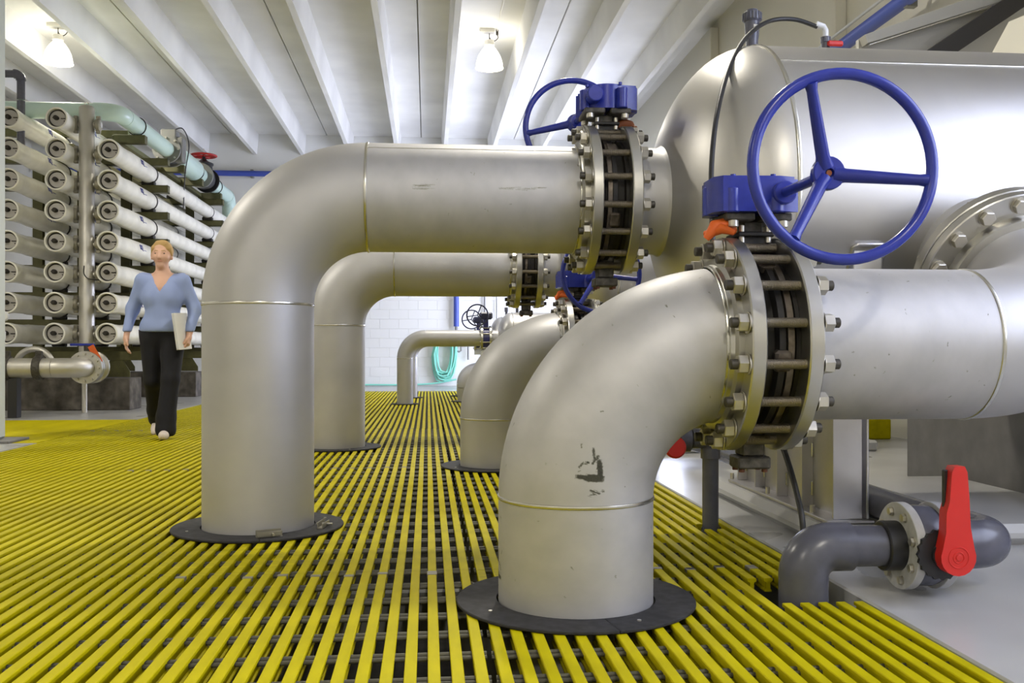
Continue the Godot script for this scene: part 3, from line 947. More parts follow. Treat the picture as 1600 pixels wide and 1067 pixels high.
func build_vessel(label: String, z: float, far_foot: float) -> Node3D:
	var ya := 1.389
	var R := 0.66
	var v := thing("filter_vessel", label, "tank", Vector3.ZERO, "horizontal filter vessels")
	var X := Transform3D(AX, Vector3(0, ya, z))
	var x0 := 1.375
	var x1 := 3.2
	var hp := []
	for i in 25:
		var a := i * PI / 48
		hp.append(Vector2(R * sin(a), x0 - 0.40 * cos(a)))
	part(v, "dished_head", MB.new().lathe(X, hp, 96), M.vessel_steel)
	part(v, "shell", MB.new().lathe(X, [Vector2(R, x0), Vector2(R, x1)], 128), M.vessel_steel)
	hp = []
	for i in 17:
		var a := PI / 2 - i * PI / 32
		hp.append(Vector2(R * sin(a), x1 + 0.40 * cos(a)))
	part(v, "dished_head", MB.new().lathe(X, hp, 64), M.vessel_steel)
	part(v, "weld_bead", MB.new().torus(Transform3D(AX, Vector3(x0, ya, z)), R, 0.006, 96, 8, 1.5), M.weld)
	var sa := 0.85
	part(v, "weld_bead", MB.new().rod(Vector3(x0, ya + R * sin(sa), z + R * cos(sa)), Vector3(x1, ya + R * sin(sa), z + R * cos(sa)), 0.004, 6), M.weld)
	# head nozzle
	part(v, "nozzle", MB.new().lathe(X, [Vector2(0.252, 0.866), Vector2(0.252, 0.884), Vector2(0.2286, 0.890), Vector2(0.2286, 0.985), Vector2(0.234, 0.995), Vector2(0.244, 1.012)], 64), M.pipe_steel)
	part(v, "nozzle_flange", flange_mb(X, 0.2, 0.3175, 0.824, 0.867), M.flange_steel)
	# side nozzle towards the cross pipe
	var d := Vector3(0, sin(deg_to_rad(26.2)), -cos(deg_to_rad(26.2)))
	var F := Transform3D(Basis(Vector3.RIGHT, d, Vector3.RIGHT.cross(d)), Vector3(2.09, 0.76, z + 1.277))
	part(v, "side_nozzle", MB.new().lathe(F, [Vector2(0.2286, 0.58), Vector2(0.2286, 0.80)], 56), M.pipe_steel)
	var fl := part(v, "side_flange", flange_mb(F, 0.2, 0.335, 0.543, 0.585), M.flange_steel)
	for i in 16:
		var a := (i + 0.5) * TAU / 16
		part(fl, "nut", cache.hex_bolt, M.bolt, F * at(0.297 * cos(a), 0.585, 0.297 * sin(a)))
	# little lifting bracket low on the shell
	var bk := MB.new()
	bk.sweep([Vector3(1.60, 1.03, z + 0.555), Vector3(1.60, 1.13, z + 0.612), Vector3(1.615, 1.14, z + 0.625), Vector3(1.71, 1.14, z + 0.625), Vector3(1.725, 1.13, z + 0.612), Vector3(1.725, 1.03, z + 0.555)], 0.008, 8)
	part(v, "name_plate_bracket", bk, M.saddle_steel)
	part(v, "name_plate", MB.new().box(Vector3(1.607, 1.03, -0.004), Vector3(1.718, 1.135, 0.004), 0.002, at(0, 0, 0)), M.vessel_steel, Transform3D(Basis(), Vector3(0, 0, z + 0.598)))
	# saddles
	for sx in [1.60, 3.0]:
		var foot: float = 0.095 if sx < 2.0 else far_foot
		var web := PackedVector2Array([Vector2(-0.56, foot), Vector2(0.56, foot)])
		for i in 15:
			var q := 0.56 - i * 1.12 / 14
			web.append(Vector2(q, ya - sqrt(R * R - q * q) + 0.004))
		var ZY := Transform3D(Basis(Vector3(0, 0, -1), Vector3(0, 1, 0), Vector3(1, 0, 0)), Vector3(sx, 0, z))
		var s := part(v, "saddle", MB.new().prism(ZY, web, -0.006, 0.006), M.saddle_steel)
		for q in [-0.56, -0.31, -0.03, 0.25]:
			part(s, "stiffener", MB.new().box(Vector3(sx - 0.055, foot, z + q - 0.005), Vector3(sx - 0.006, ya - sqrt(R * R - q * q) + 0.02, z + q + 0.005), 0.001), M.saddle_steel)
			for y in ([0.14, 0.30, 0.46, 0.62] if sx < 2.0 else []):
				part(s, "stitch_weld", MB.new().box(Vector3(sx - 0.016, y, z + q + 0.004), Vector3(sx - 0.005, y + 0.06, z + q + 0.012), 0.003), M.weld)
		part(s, "end_plate", MB.new().box(Vector3(sx - 0.058, foot, z + 0.556), Vector3(sx + 0.058, 1.03, z + 0.566), 0.002), M.saddle_steel)
		part(s, "end_plate", MB.new().box(Vector3(sx + 0.075, foot, z + 0.50), Vector3(sx + 0.085, 1.03, z + 0.566), 0.002), M.saddle_steel)
		part(s, "base_plate", MB.new().box(Vector3(sx - 0.09, foot - 0.014, z - 0.60), Vector3(sx + 0.10, foot, z + 0.585), 0.003), M.saddle_steel)
		for q in [-0.5, 0.0, 0.5]:
			part(s, "anchor_bolt", MB.new().rod(Vector3(sx - 0.07, foot - 0.005, z + q - 0.1), Vector3(sx - 0.07, foot + 0.03, z + q - 0.1), 0.010, 6, 0.001), M.bolt)
	return v


func vessel_top_fittings(v: Node3D, z: float) -> void:
	# air vent body and sampling cock on the crown
	var yt := 1.389 + 0.655
	var u := part(v, "air_vent", MB.new().lathe(at(1.423, yt, z), [Vector2(0.026, 0), Vector2(0.026, 0.06), Vector2(0.030, 0.085), Vector2(0.033, 0.14), Vector2(0.038, 0.145), Vector2(0.040, 0.15), Vector2(0.040, 0.178), Vector2(0.036, 0.184), Vector2(0.026, 0.186), Vector2(0.024, 0.195), Vector2(0, 0.196)], 24), M.pvc)
	for k in 18:
		var a := k * TAU / 18
		part(u, "grip_rib", MB.new().box(Vector3(0.038, 0.148, -0.003), Vector3(0.0425, 0.18, 0.003), 0.001), M.pvc, at(1.423, yt, z) * Transform3D(Basis(Vector3.UP, a), Vector3.ZERO))
	part(u, "sticker", MB.new().lathe(at(1.423, yt, z), [Vector2(0.0335, 0.105), Vector2(0.0345, 0.122)], 8, 0.9, 1.7), M.paper)
	var c := part(v, "cock", MB.new().lathe(at(1.758, yt, z), [Vector2(0.024, 0), Vector2(0.024, 0.03), Vector2(0.018, 0.032), Vector2(0.018, 0.06), Vector2(0.022, 0.062), Vector2(0.022, 0.085), Vector2(0, 0.085)], 20), M.pvc)
	part(c, "red_handle", MB.new().box(Vector3(1.755, yt + 0.038, z + 0.018), Vector3(1.825, yt + 0.062, z + 0.036), 0.006), M.red_plastic)
	var e := part(v, "hose_elbow", MB.new().sweep([Vector3(1.758, yt + 0.083, z), Vector3(1.758, yt + 0.115, z), Vector3(1.748, yt + 0.132, z), Vector3(1.715, yt + 0.142, z)], [0.012, 0.0125, 0.0135, 0.0135], 12), M.white_plastic)


func build_vessels_and_pipes() -> void:
	stud_meshes()
	var DZ := -3.291
	var pad := solo("equipment_pad", MB.new().box(Vector3(1.46, 0.0, -4.80), Vector3(2.78, 0.08, -3.40), 0.03), M.floor, "low pale concrete pad under the nearest vessel's saddle", "pad", "pads under the vessels")
	solo("equipment_pad", MB.new().box(Vector3(1.42, 0.0, -8.08), Vector3(3.3, 0.08, -6.69), 0.015), M.floor, "low pale concrete pad under the second vessel's saddle", "pad", "pads under the vessels")
	var v1 := build_vessel("large stainless steel horizontal vessel with dished head, nearest, at the right", -4.059, 0.575)
	build_vessel("stainless steel horizontal vessel partly hidden behind the nearest one", -4.059 + DZ, 0.095)
	vessel_top_fittings(v1, -4.059)
	overhead_pipe("tall stainless pipe bending over from the left foreground to the nearest vessel", -4.059, M.pipe_steel, M.scratched_steel)
	overhead_pipe("stainless pipe bending over just behind the tall foreground one", -7.35, M.pipe_steel, M.pipe_steel)
	inlet_elbow("stainless elbow rising from the grating in the centre foreground, with dark scuffs", -2.782, M.scuffed_steel)
	inlet_elbow("stainless elbow rising from the grating behind the foreground elbow", -6.073, M.pipe_steel)
	cross_pipe("stainless pipe crossing to the right edge in the foreground", -2.782)
	cross_pipe("stainless cross pipe hidden behind the foreground one, at the second vessel", -6.073)
	disc("black rubber collar on the grating round the foreground elbow", 0.437, -2.782, 0.235, 0.352)
	disc("black rubber collar on the grating round the tall foreground pipe", -0.707, -4.059, 0.235, 0.352)
	disc("black rubber collar round the pipe behind the tall foreground one", -0.707, -7.35, 0.235, 0.352)
	disc("black rubber collar round the second elbow, behind the foreground elbow", 0.437, -6.073, 0.235, 0.352)
	var a := make_valve("blue geared valve with the large handwheel in the right foreground", M.orange)
	a.position = Vector3(0.968, 0.76, -2.782)
	var b := make_valve("blue geared valve on the overhead pipe at the nearest vessel's head", M.brown_tag)
	b.position = Vector3(0.765, 1.389, -4.059)
	b.rotation.y = PI
	var c := copy_of(a, "butterfly_valve", "blue geared valve half hidden below the overhead pipe, behind the foreground elbow")
	c.position = Vector3(0.968, 0.76, -6.073)
	var d := copy_of(b, "butterfly_valve", "blue geared valve on the second overhead pipe, farther back")
	d.position = Vector3(0.765, 1.389, -7.35)
	# small clamps left lying on the rubber collar
	for s in [[-0.62, -3.79, 0.4, "on the front of the tall pipe's collar"], [-0.43, -3.98, 1.4, "at the right of the tall pipe's collar"]]:
		var k := thing("pipe_clamp", "small galvanised clamp lying %s" % s[3], "clamp", Vector3(s[0], 0.010, s[1]), "clamps on the collar")
		k.rotation.y = s[2]
		part(k, "channel", MB.new().box(Vector3(-0.05, 0, -0.012), Vector3(0.05, 0.006, 0.012), 0.001).box(Vector3(-0.05, 0, -0.012), Vector3(0.05, 0.028, -0.008), 0.001).box(Vector3(-0.05, 0, 0.008), Vector3(0.05, 0.022, 0.012), 0.001), M.clip_grey)
		part(k, "screw", MB.new().rod(Vector3(0.01, 0.012, -0.03), Vector3(0.01, 0.012, 0.035), 0.005, 8), M.bolt)
	# black sampling hose from the crown of the vessel down to the drain
	var hp := spline([Vector3(1.720, 2.175, -4.060), Vector3(1.612, 2.205, -4.060), Vector3(1.484, 2.180, -4.030), Vector3(1.339, 2.060, -3.900), Vector3(1.205, 1.875, -3.700), Vector3(1.095, 1.655, -3.500), Vector3(1.042, 1.464, -3.400), Vector3(1.018, 1.288, -3.330), Vector3(1.021, 1.030, -3.280), Vector3(1.099, 0.713, -3.200), Vector3(1.175, 0.455, -3.100), Vector3(1.189, 0.379, -3.050), Vector3(1.196, 0.268, -2.980), Vector3(1.195, 0.164, -2.930), Vector3(1.20, -0.10, -2.92), Vector3(1.20, -0.4, -2.92)])
	solo("sampling_hose", MB.new().sweep(hp, 0.0095, 10), M.hose_black, "thin black hose arching from the vessel top down to the grey drain elbow", "hose")


func build_drain_line() -> void:
	var y := 0.146
	var z := -2.777
	var p := thing("drain_pipe", "grey plastic drain pipe with elbows, right foreground by the grating", "pipe", Vector3.ZERO)
	part(p, "riser", MB.new().rod(Vector3(1.133, -0.6, z), Vector3(1.133, -0.02, z), 0.062, 32), M.pvc)
	var el := arc_pts(Vector3(1.133 + 0.085, y - 0.085, z), Vector3.LEFT, Vector3.UP, 0.085, 0.0, PI / 2, 14)
	el.push_front(Vector3(1.133, -0.035, z))
	el.append(Vector3(1.275, y, z))
	part(p, "elbow", MB.new().sweep(el, 0.0735, 40), M.pvc)
	part(p, "run", MB.new().rod(Vector3(1.27, y, z), Vector3(1.40, y, z), 0.062, 40), M.pvc)
	part(p, "socket", MB.new().rod(Vector3(1.375, y, z), Vector3(1.432, y, z), 0.075, 40, 0.004), M.black_plastic)
	part(p, "run", MB.new().rod(Vector3(1.57, y, z), Vector3(1.66, y, z), 0.0715, 40), M.pvc)
	var e2 := arc_pts(Vector3(1.66, y, z - 0.088), Vector3.BACK, Vector3.RIGHT, 0.088, 0.0, PI / 2, 14)
	e2.push_front(Vector3(1.61, y, z))
	e2.append(Vector3(1.748, y, z - 0.15))
	part(p, "elbow", MB.new().sweep(e2, 0.0745, 40), M.pvc)
	part(p, "return_run", MB.new().rod(Vector3(1.748, y, z - 0.14), Vector3(1.748, y, -6.2), 0.062, 32), M.pvc)
	var v := thing("lever_valve", "plastic wafer valve with upright red lever between pale flanges", "valve", Vector3.ZERO)
	for q in [[1.428, 1.456], [1.532, 1.560]]:
		var X := Transform3D(AX, Vector3(0, y, z))
		var fl := part(v, "flange", flange_mb(X, 0.06, 0.131, q[0], q[1], 48), M.flange_plastic)
		for i in 8:
			var a := (i + 0.5) * TAU / 8 + 0.1
			part(fl, "hex_bolt", cache.hex_bolt, M.bolt, Transform3D(AX * Basis(Vector3.UP, i * 0.4), Vector3(q[1] if q[0] > 1.5 else q[0], y + 0.104 * cos(a), z + 0.104 * sin(a))) * Transform3D(Basis(Vector3.RIGHT, 0.0 if q[0] > 1.5 else PI).scaled(Vector3.ONE * 0.5), Vector3.ZERO))
	part(v, "body", MB.new().lathe(Transform3D(AX, Vector3(0, y, z)), [Vector2(0.05, 1.457), Vector2(0.118, 1.457), Vector2(0.122, 1.47), Vector2(0.122, 1.518), Vector2(0.118, 1.531), Vector2(0.05, 1.531)], 40), M.pvc)
	# toothed latch plate facing the camera side
	var tooth := PackedVector2Array()
	for i in 40:
		var a := i * TAU / 40
		tooth.append(Vector2(cos(a), sin(a)) * (0.076 if i % 2 == 0 else 0.070))
	part(v, "latch_plate", MB.new().prism(at(1.495, y, z), tooth, 0.128, 0.140), M.black_plastic)
	part(v, "stem_boss", MB.new().rod(Vector3(1.495, y, z + 0.1), Vector3(1.495, y, z + 0.15), 0.035, 20), M.black_plastic)
	var lv := PackedVector2Array()
	for i in 13:
		var a := PI * 0.86 + i * (PI * 1.28) / 12
		lv.append(Vector2(0.053 * cos(a), 0.053 * sin(a)))
	for q in [Vector2(0.036, 0.085), Vector2(0.032, 0.17), Vector2(0.026, 0.245), Vector2(0.018, 0.262), Vector2(-0.012, 0.262), Vector2(-0.020, 0.245), Vector2(-0.027, 0.16), Vector2(-0.036, 0.13), Vector2(-0.038, 0.07)]:
		lv.append(q)
	var L := part(v, "lever", MB.new().prism(at(1.518, y, z), lv, 0.145, 0.185, 0.008), M.red_plastic)
	part(L, "embossed_ring", MB.new().torus(Transform3D(AZ, Vector3(1.518, y, z + 0.185)), 0.030, 0.002, 32, 6), M.red_plastic)
	part(L, "embossed_ring", MB.new().torus(Transform3D(AZ, Vector3(1.518, y, z + 0.185)), 0.016, 0.002, 24, 6), M.red_plastic)
	part(L, "embossed_cap", MB.new().rod(Vector3(1.518, y, z + 0.18), Vector3(1.518, y, z + 0.188), 0.009, 16, 0.001), M.red_plastic)
	part(L, "latch_spring", MB.new().box(Vector3(1.485, y + 0.14, z + 0.150), Vector3(1.500, y + 0.25, z + 0.162), 0.003), M.black_plastic)
	# second drain: slim stand pipe with a ball valve beyond the foreground flange
	var s := thing("stand_pipe", "slim grey plastic stand pipe rising through the grating's right edge", "pipe", Vector3(1.19, 0, -3.91))
	part(s, "tube", MB.new().rod(Vector3(0, -0.6, 0), Vector3(0, 0.30, 0), 0.034, 24), M.pvc)
	part(s, "coupling", MB.new().rod(Vector3(0, 0.285, 0), Vector3(0, 0.36, 0), 0.041, 24, 0.002), M.pvc)
	part(s, "tee", MB.new().rod(Vector3(0.05, 0.37, 0), Vector3(-0.09, 0.37, 0), 0.043, 24, 0.002).rod(Vector3(0, 0.33, 0), Vector3(0, 0.37, 0), 0.041, 24), M.pvc)
	var bv := thing("ball_valve", "small plastic ball valve with red knob behind the foreground elbow", "valve", Vector3(1.05, 0.37, -3.91))
	part(bv, "body", MB.new().rod(Vector3(0.06, 0, 0), Vector3(-0.10, 0, 0), 0.052, 24, 0.01), M.black_plastic)
	part(bv, "union_nut", MB.new().rod(Vector3(0.05, 0, 0), Vector3(0.0, 0, 0), 0.058, 16, 0.003), M.pvc)
	part(bv, "red_knob", MB.new().rod(Vector3(-0.03, -0.03, 0.05), Vector3(-0.03, -0.03, 0.085), 0.045, 20, 0.008), M.red_plastic)
	part(bv, "line", MB.new().rod(Vector3(-0.09, 0, 0), Vector3(-0.45, 0, 0), 0.034, 20), M.pvc)
	# grey plinth at the far right and the yellow step behind it
	solo("concrete_plinth", MB.new().box(Vector3(2.80, 0, -5.33), Vector3(3.85, 0.56, -3.0), 0.008), M.concrete_grey, "dark grey smooth plinth at the right edge behind the red lever", "plinth")
	solo("painted_step", MB.new().box(Vector3(3.3, 0.0, -8.7), Vector3(3.86, 0.17, -7.6), 0.01), M.yellow, "yellow step on the pale floor far behind the saddle", "step")


# ---------------------------------------------------------------- membrane rack on the left
func make_membrane_tube(label: String) -> Node3D:
	# origin at the centre of the open end, tube running to -z
	var t := thing("membrane_tube", label, "tube", Vector3.ZERO, "white membrane tubes in the rack")
	var F := Transform3D(AZ * Basis(Vector3.RIGHT, PI), Vector3.ZERO)     # local y -> -z
	part(t, "shell", MB.new().lathe(F, [Vector2(0.105, 0.10), Vector2(0.105, 0.006), Vector2(0.110, 0.0), Vector2(0.119, 0.0), Vector2(0.125, 0.006), Vector2(0.125, 0.08), Vector2(0.114, 0.22), Vector2(0.112, 0.48), Vector2(0.120, 0.62), Vector2(0.121, 1.35), Vector2(0.118, 1.55), Vector2(0.106, 1.75), Vector2(0.106, 7.0), Vector2(0.0, 7.0)].map(func(q): return Vector2(q.x, q.y)), 32), M.tube_white)
	var cap := part(t, "end_cap", MB.new().lathe(F, [Vector2(0.0, 0.045), Vector2(0.088, 0.047), Vector2(0.090, 0.062), Vector2(0.1055, 0.064)].map(func(q): return q), 28), M.cap_metal)
	part(cap, "retaining_ring", MB.new().torus(Transform3D(AZ, Vector3(0, 0, -0.058)), 0.097, 0.009, 32, 6), M.dark_hole)
	part(cap, "port_plug", MB.new().rod(Vector3(0, 0, -0.05), Vector3(-0.012, 0.002, 0.008), 0.020, 12, 0.004).rod(Vector3(-0.015, 0.004, -0.05), Vector3(-0.015, 0.004, -0.004), 0.028, 10, 0.004), M.dark_hole)
	part(cap, "latch_bar", MB.new().box(Vector3(0.035, -0.006, -0.05), Vector3(0.086, 0.004, -0.036), 0.002), M.dark_hole)
	part(cap, "screw", MB.new().rod(Vector3(-0.055, 0.008, -0.05), Vector3(-0.055, 0.008, -0.04), 0.006, 8), M.dark_hole)
	part(cap, "screw", MB.new().rod(Vector3(0.072, -0.03, -0.05), Vector3(0.072, -0.03, -0.04), 0.006, 8), M.dark_hole)
	var tm := TextMesh.new()
	tm.font = SystemFont.new()
	tm.font.font_names = PackedStringArray(["Droid Sans"])
	tm.font_size = 32
	tm.pixel_size = 0.0026
	tm.depth = 0.006
	tm.text = "HQ"
	# lettering on the flank that faces the aisle, read from the open end inwards
	var lb := Basis(Vector3(0, 0, -1), Vector3(-sin(0.25), cos(0.25), 0), Vector3(cos(0.25), sin(0.25), 0))
	part(t, "lettering", tm, M.print_blue, Transform3D(lb, Vector3(cos(0.25) * 0.1215, sin(0.25) * 0.1215, -0.92)), "blue lettering")
	part(t, "small_print", MB.new().box(Vector3(-0.05, -0.006, -0.001), Vector3(0.05, 0.0, 0.001)), M.print_blue, Transform3D(lb, Vector3(cos(0.05) * 0.1225, sin(0.05) * 0.1225, -1.06)))
	for z in [-1.6, -5.0]:
		part(t, "strap", MB.new().lathe(F, [Vector2(0.104, -z - 0.014), Vector2(0.124 if z > -2 else 0.111, -z - 0.014), Vector2(0.124 if z > -2 else 0.111, -z + 0.014), Vector2(0.104, -z + 0.014)], 28), M.black_band)
		part(t, "cradle", MB.new().box(Vector3(-0.085, -0.145, z - 0.05), Vector3(0.085, -0.09, z + 0.05), 0.01), M.black_band)
	return t


func build_rack() -> void:
	var ZE := -11.4
	var cols := [[-4.845, 8], [-4.312, 8], [-3.724, 7]]
	var col_names := ["nearest the white post", "left of the steel header", "right of the steel header"]
	var ords := ["lowest", "second from the bottom", "third from the bottom", "fourth from the bottom", "fifth from the bottom", "sixth from the bottom", "seventh from the bottom", "topmost"]
	var first: Node3D
	var P := 0.3575
	for c in 3:
		for r in cols[c][1]:
			var o: String = ords[r] if r < 7 or c < 2 else ords[7]
			if c == 2 and r == 6:
				o = "topmost"
			var lab := "white tube %s, column %s" % [o, col_names[c]]
			var t: Node3D
			if first == null:
				first = make_membrane_tube(lab)
				t = first
			else:
				t = copy_of(first, "membrane_tube", lab)
			t.position = Vector3(cols[c][0] + 0.004 * r, 0.940 + r * P, ZE)
	# olive steel frame
	var fr := thing("rack_frame", "olive green steel frame carrying the white tubes", "rack", Vector3.ZERO)
	for z in [-13.0, -16.4]:
		for x in [-5.15, -4.58, -4.02]:
			var h := MB.new()
			h.box(Vector3(x - 0.06, 0.72, z - 0.16), Vector3(x + 0.06, 3.3, z - 0.148))
			h.box(Vector3(x - 0.06, 0.72, z - 0.072), Vector3(x + 0.06, 3.3, z - 0.06))
			h.box(Vector3(x - 0.006, 0.72, z - 0.148), Vector3(x + 0.006, 3.3, z - 0.072))
			part(fr, "upright", h, M.olive)
		for r in 9:
			var y := 0.940 + r * P - 0.145
			var xe := -3.44 if r < 8 else -3.95
			var b := MB.new()
			b.box(Vector3(-5.6, y - 0.10, z + 0.04), Vector3(xe, y - 0.004, z + 0.06))
			b.box(Vector3(-5.6, y - 0.012, z - 0.055), Vector3(xe, y - 0.001, z + 0.06), 0.001)
			b.box(Vector3(-5.6, y - 0.10, z - 0.055), Vector3(xe, y - 0.09, z + 0.06))
			b.box(Vector3(xe - 0.012, y - 0.10, z - 0.055), Vector3(xe, y, z + 0.062), 0.001)
			part(fr, "shelf_arm", b, M.olive)
	for x in [-4.58, -4.02]:
		var tie := MB.new().box(Vector3(x - 0.05, 3.30, -18.4), Vector3(x + 0.05, 3.40, -12.6), 0.004)
		part(fr, "top_rail", tie, M.olive)
	for z in [-12.35, -15.9]:
		var base := MB.new().box(Vector3(-5.6, 0.62, z - 0.10), Vector3(-3.50, 0.73, z + 0.03), 0.004)
		part(fr, "base_rail", base, M.olive)
		for x in [-3.90, -4.9]:
			var g := PackedVector2Array([Vector2(-0.20, 0.41), Vector2(0.16, 0.41), Vector2(0.16, 0.48), Vector2(0.06, 0.64), Vector2(-0.07, 0.64), Vector2(-0.20, 0.46)])
			part(fr, "gusset", MB.new().prism(at(x, 0, z), g, 0.0, 0.016, 0.001), M.olive)
			for i in 4:
				for j in 3:
					part(fr, "rivet", MB.new().rod(Vector3(x - 0.12 + i * 0.07, 0.45 + j * 0.06, z + 0.014), Vector3(x - 0.12 + i * 0.07, 0.45 + j * 0.06, z + 0.022), 0.008, 6), M.olive)
	# concrete piers under the frame
	for q in [[-12.68, -12.2, "nearest, under the front of the rack"], [-16.2, -15.6, "farther back under the rack"]]:
		var p := MB.new().box(Vector3(-6.4, 0.0, q[0]), Vector3(-3.70, 0.40, q[1]), 0.01)
		solo("concrete_pier", p, M.concrete, "stained concrete pier %s" % q[2], "pier", "piers under the rack")
	solo("concrete_pier", MB.new().box(Vector3(-3.95, 0.0, -17.2), Vector3(-3.1, 0.36, -16.9), 0.008), M.concrete, "dark low pier behind the walking person", "pier", "piers under the rack")
	# stainless header with clamped branches
	var hd := thing("header_pipe", "upright stainless header between the columns of white tubes", "pipe", Vector3(-4.06, 0, -11.74))
	part(hd, "tube", MB.new().lathe(Transform3D(), [Vector2(0, 0.50), Vector2(0.088, 0.50), Vector2(0.088, 3.64), Vector2(0.07, 3.665), Vector2(0, 3.67)], 36), M.stainless_rack)
	part(hd, "lifting_eye", MB.new().torus(Transform3D(AZ, Vector3(0, 3.69, 0)), 0.022, 0.005, 20, 8), M.bolt)
	part(hd, "drain_leg", MB.new().rod(Vector3(-0.02, 0.0, 0.02), Vector3(-0.02, 0.52, 0.02), 0.030, 18), M.stainless_rack)
	var clampm := MB.new().lathe(Transform3D(AX, Vector3.ZERO), [Vector2(0.03, -0.03), Vector2(0.062, -0.03), Vector2(0.075, -0.018), Vector2(0.075, 0.018), Vector2(0.062, 0.03), Vector2(0.03, 0.03)], 20)
	clampm.box(Vector3(-0.025, 0.06, -0.02), Vector3(0.025, 0.105, 0.02), 0.006).box(Vector3(-0.025, -0.105, -0.02), Vector3(0.025, -0.06, 0.02), 0.006)
	var cm := clampm.mesh()
	var stub := MB.new().rod(Vector3(-0.05, 0, 0), Vector3(0.05, 0, 0), 0.032, 16).mesh()
	for r in 8:
		var y := 0.940 + r * P
		part(hd, "branch", stub, M.stainless_rack, at(-0.12, y, 0))
		part(hd, "branch_clamp", cm, M.clip_grey, at(-0.125, y, 0.0))
		part(hd, "branch", stub, M.stainless_rack, at(0.12, y, 0))
		part(hd, "branch_clamp", cm, M.clip_grey, at(0.135, y, 0.0))
	part(hd, "sensor_cable", MB.new().sweep(spline([Vector3(0.0, 1.75, 0.09), Vector3(0.0, 1.66, 0.10), Vector3(0.05, 1.60, 0.12), Vector3(0.14, 1.58, 0.10), Vector3(0.22, 1.60, 0.02)]), 0.006, 6), M.hose_black)
	# pale green collector on top of the rack
	var aq := thing("collector_pipe", "pale green plastic collector pipe over the top of the rack", "pipe", Vector3(0, 0.068, 0))
	part(aq, "cross_run", MB.new().rod(Vector3(-6.6, 3.60, -12.0), Vector3(-4.0, 3.60, -12.0), 0.100, 32), M.aqua)
	var e := arc_pts(Vector3(-4.0, 3.60, -12.22), Vector3.BACK, Vector3.RIGHT, 0.22, 0.0, PI / 2, 14)
	e.push_front(Vector3(-4.06, 3.60, -12.0))
	e.append(Vector3(-3.78, 3.60, -12.3))
	part(aq, "elbow", MB.new().sweep(e, 0.108, 32), M.aqua)
	part(aq, "run", MB.new().rod(Vector3(-3.78, 3.60, -12.25), Vector3(-3.78, 3.60, -14.15), 0.112, 32), M.aqua)
	part(aq, "reducer", MB.new().lathe(Transform3D(AZ * Basis(Vector3.RIGHT, PI), Vector3(-3.78, 3.60, 0)), [Vector2(0.0, 14.5), Vector2(0.10, 14.5), Vector2(0.10, 14.66), Vector2(0.168, 14.72), Vector2(0.168, 15.75), Vector2(0.125, 15.85), Vector2(0.125, 16.2)], 32), M.aqua)
	part(aq, "run", MB.new().rod(Vector3(-3.78, 3.60, -16.75), Vector3(-3.78, 3.60, -18.3), 0.125, 32), M.aqua)
	var e3 := arc_pts(Vector3(-3.78, 3.38, -18.3), Vector3.UP, Vector3.FORWARD, 0.22, 0.0, PI / 2, 12)
	e3.append(Vector3(-3.78, 2.6, -18.52))
	part(aq, "end_elbow", MB.new().sweep(e3, 0.13, 28), M.aqua)
	for z in [-12.75, -15.9, -17.3]:
		part(aq, "pipe_hoop", MB.new().torus(Transform3D(AZ, Vector3(-3.78, 3.60, z)), 0.118 if z > -14 else 0.132, 0.008, 28, 6), M.black_band)
	var sp := thing("pipe_shelf", "olive bracket shelf carrying the pale green collector pipe", "bracket", Vector3(0, 0.068, 0))
	for z in [-12.75, -14.75, -15.9, -17.3]:
		part(sp, "bracket", MB.new().box(Vector3(-4.06, 3.37, z - 0.06), Vector3(-3.66, 3.478, z + 0.06), 0.004), M.olive)
	part(sp, "rail", MB.new().box(Vector3(-4.08, 3.405, -18.3), Vector3(-4.0, 3.47, -12.7), 0.004), M.olive)
	# actuated valve
	var bv := thing("flanged_valve", "dark butterfly valve with grey flanges on the pale green pipe", "valve", Vector3(-3.78, 3.668, -14.32))
	var Z := Transform3D(AZ, Vector3.ZERO)
	part(bv, "flange", flange_mb(Z, 0.1, 0.20, 0.13, 0.17, 36), M.grey_paint)
	part(bv, "flange", flange_mb(Z, 0.1, 0.20, -0.17, -0.13, 36), M.grey_paint)
	part(bv, "body", MB.new().lathe(Z, [Vector2(0.1, -0.13), Vector2(0.17, -0.13), Vector2(0.18, 0.0), Vector2(0.17, 0.13), Vector2(0.1, 0.13)], 28), M.black_plastic)
	part(bv, "actuator", MB.new().box(Vector3(-0.10, 0.15, -0.13), Vector3(0.12, 0.31, 0.11), 0.015).box(Vector3(0.08, -0.16, -0.12), Vector3(0.21, 0.20, 0.09), 0.015), M.grey_paint)
	part(bv, "cable", MB.new().sweep(spline([Vector3(0.05, 0.29, 0.05), Vector3(0.2, 0.33, 0.05), Vector3(0.28, 0.1, 0.0), Vector3(0.2, -0.3, -0.1), Vector3(0.15, -0.8, -0.2)]), 0.009, 6), M.hose_black)
	for i in 8:
		var a := i * TAU / 8
		part(bv, "flange_bolt", MB.new().rod(Vector3(0.17 * cos(a), 0.17 * sin(a), 0.165), Vector3(0.17 * cos(a), 0.17 * sin(a), 0.19), 0.015, 6), M.bolt)
	# gate valve with red wheel
	var gv := thing("gate_valve", "black valve with a red handwheel on the pale green pipe", "valve", Vector3(-3.78, 3.668, -16.47))
	part(gv, "flange", flange_mb(Z, 0.1, 0.21, 0.22, 0.26, 36), M.grey_paint)
	part(gv, "flange", flange_mb(Z, 0.1, 0.21, -0.26, -0.22, 36), M.black_plastic)
	part(gv, "body", MB.new().lathe(Z, [Vector2(0.1, -0.22), Vector2(0.15, -0.2), Vector2(0.19, 0.0), Vector2(0.15, 0.2), Vector2(0.1, 0.22)], 28), M.black_plastic)
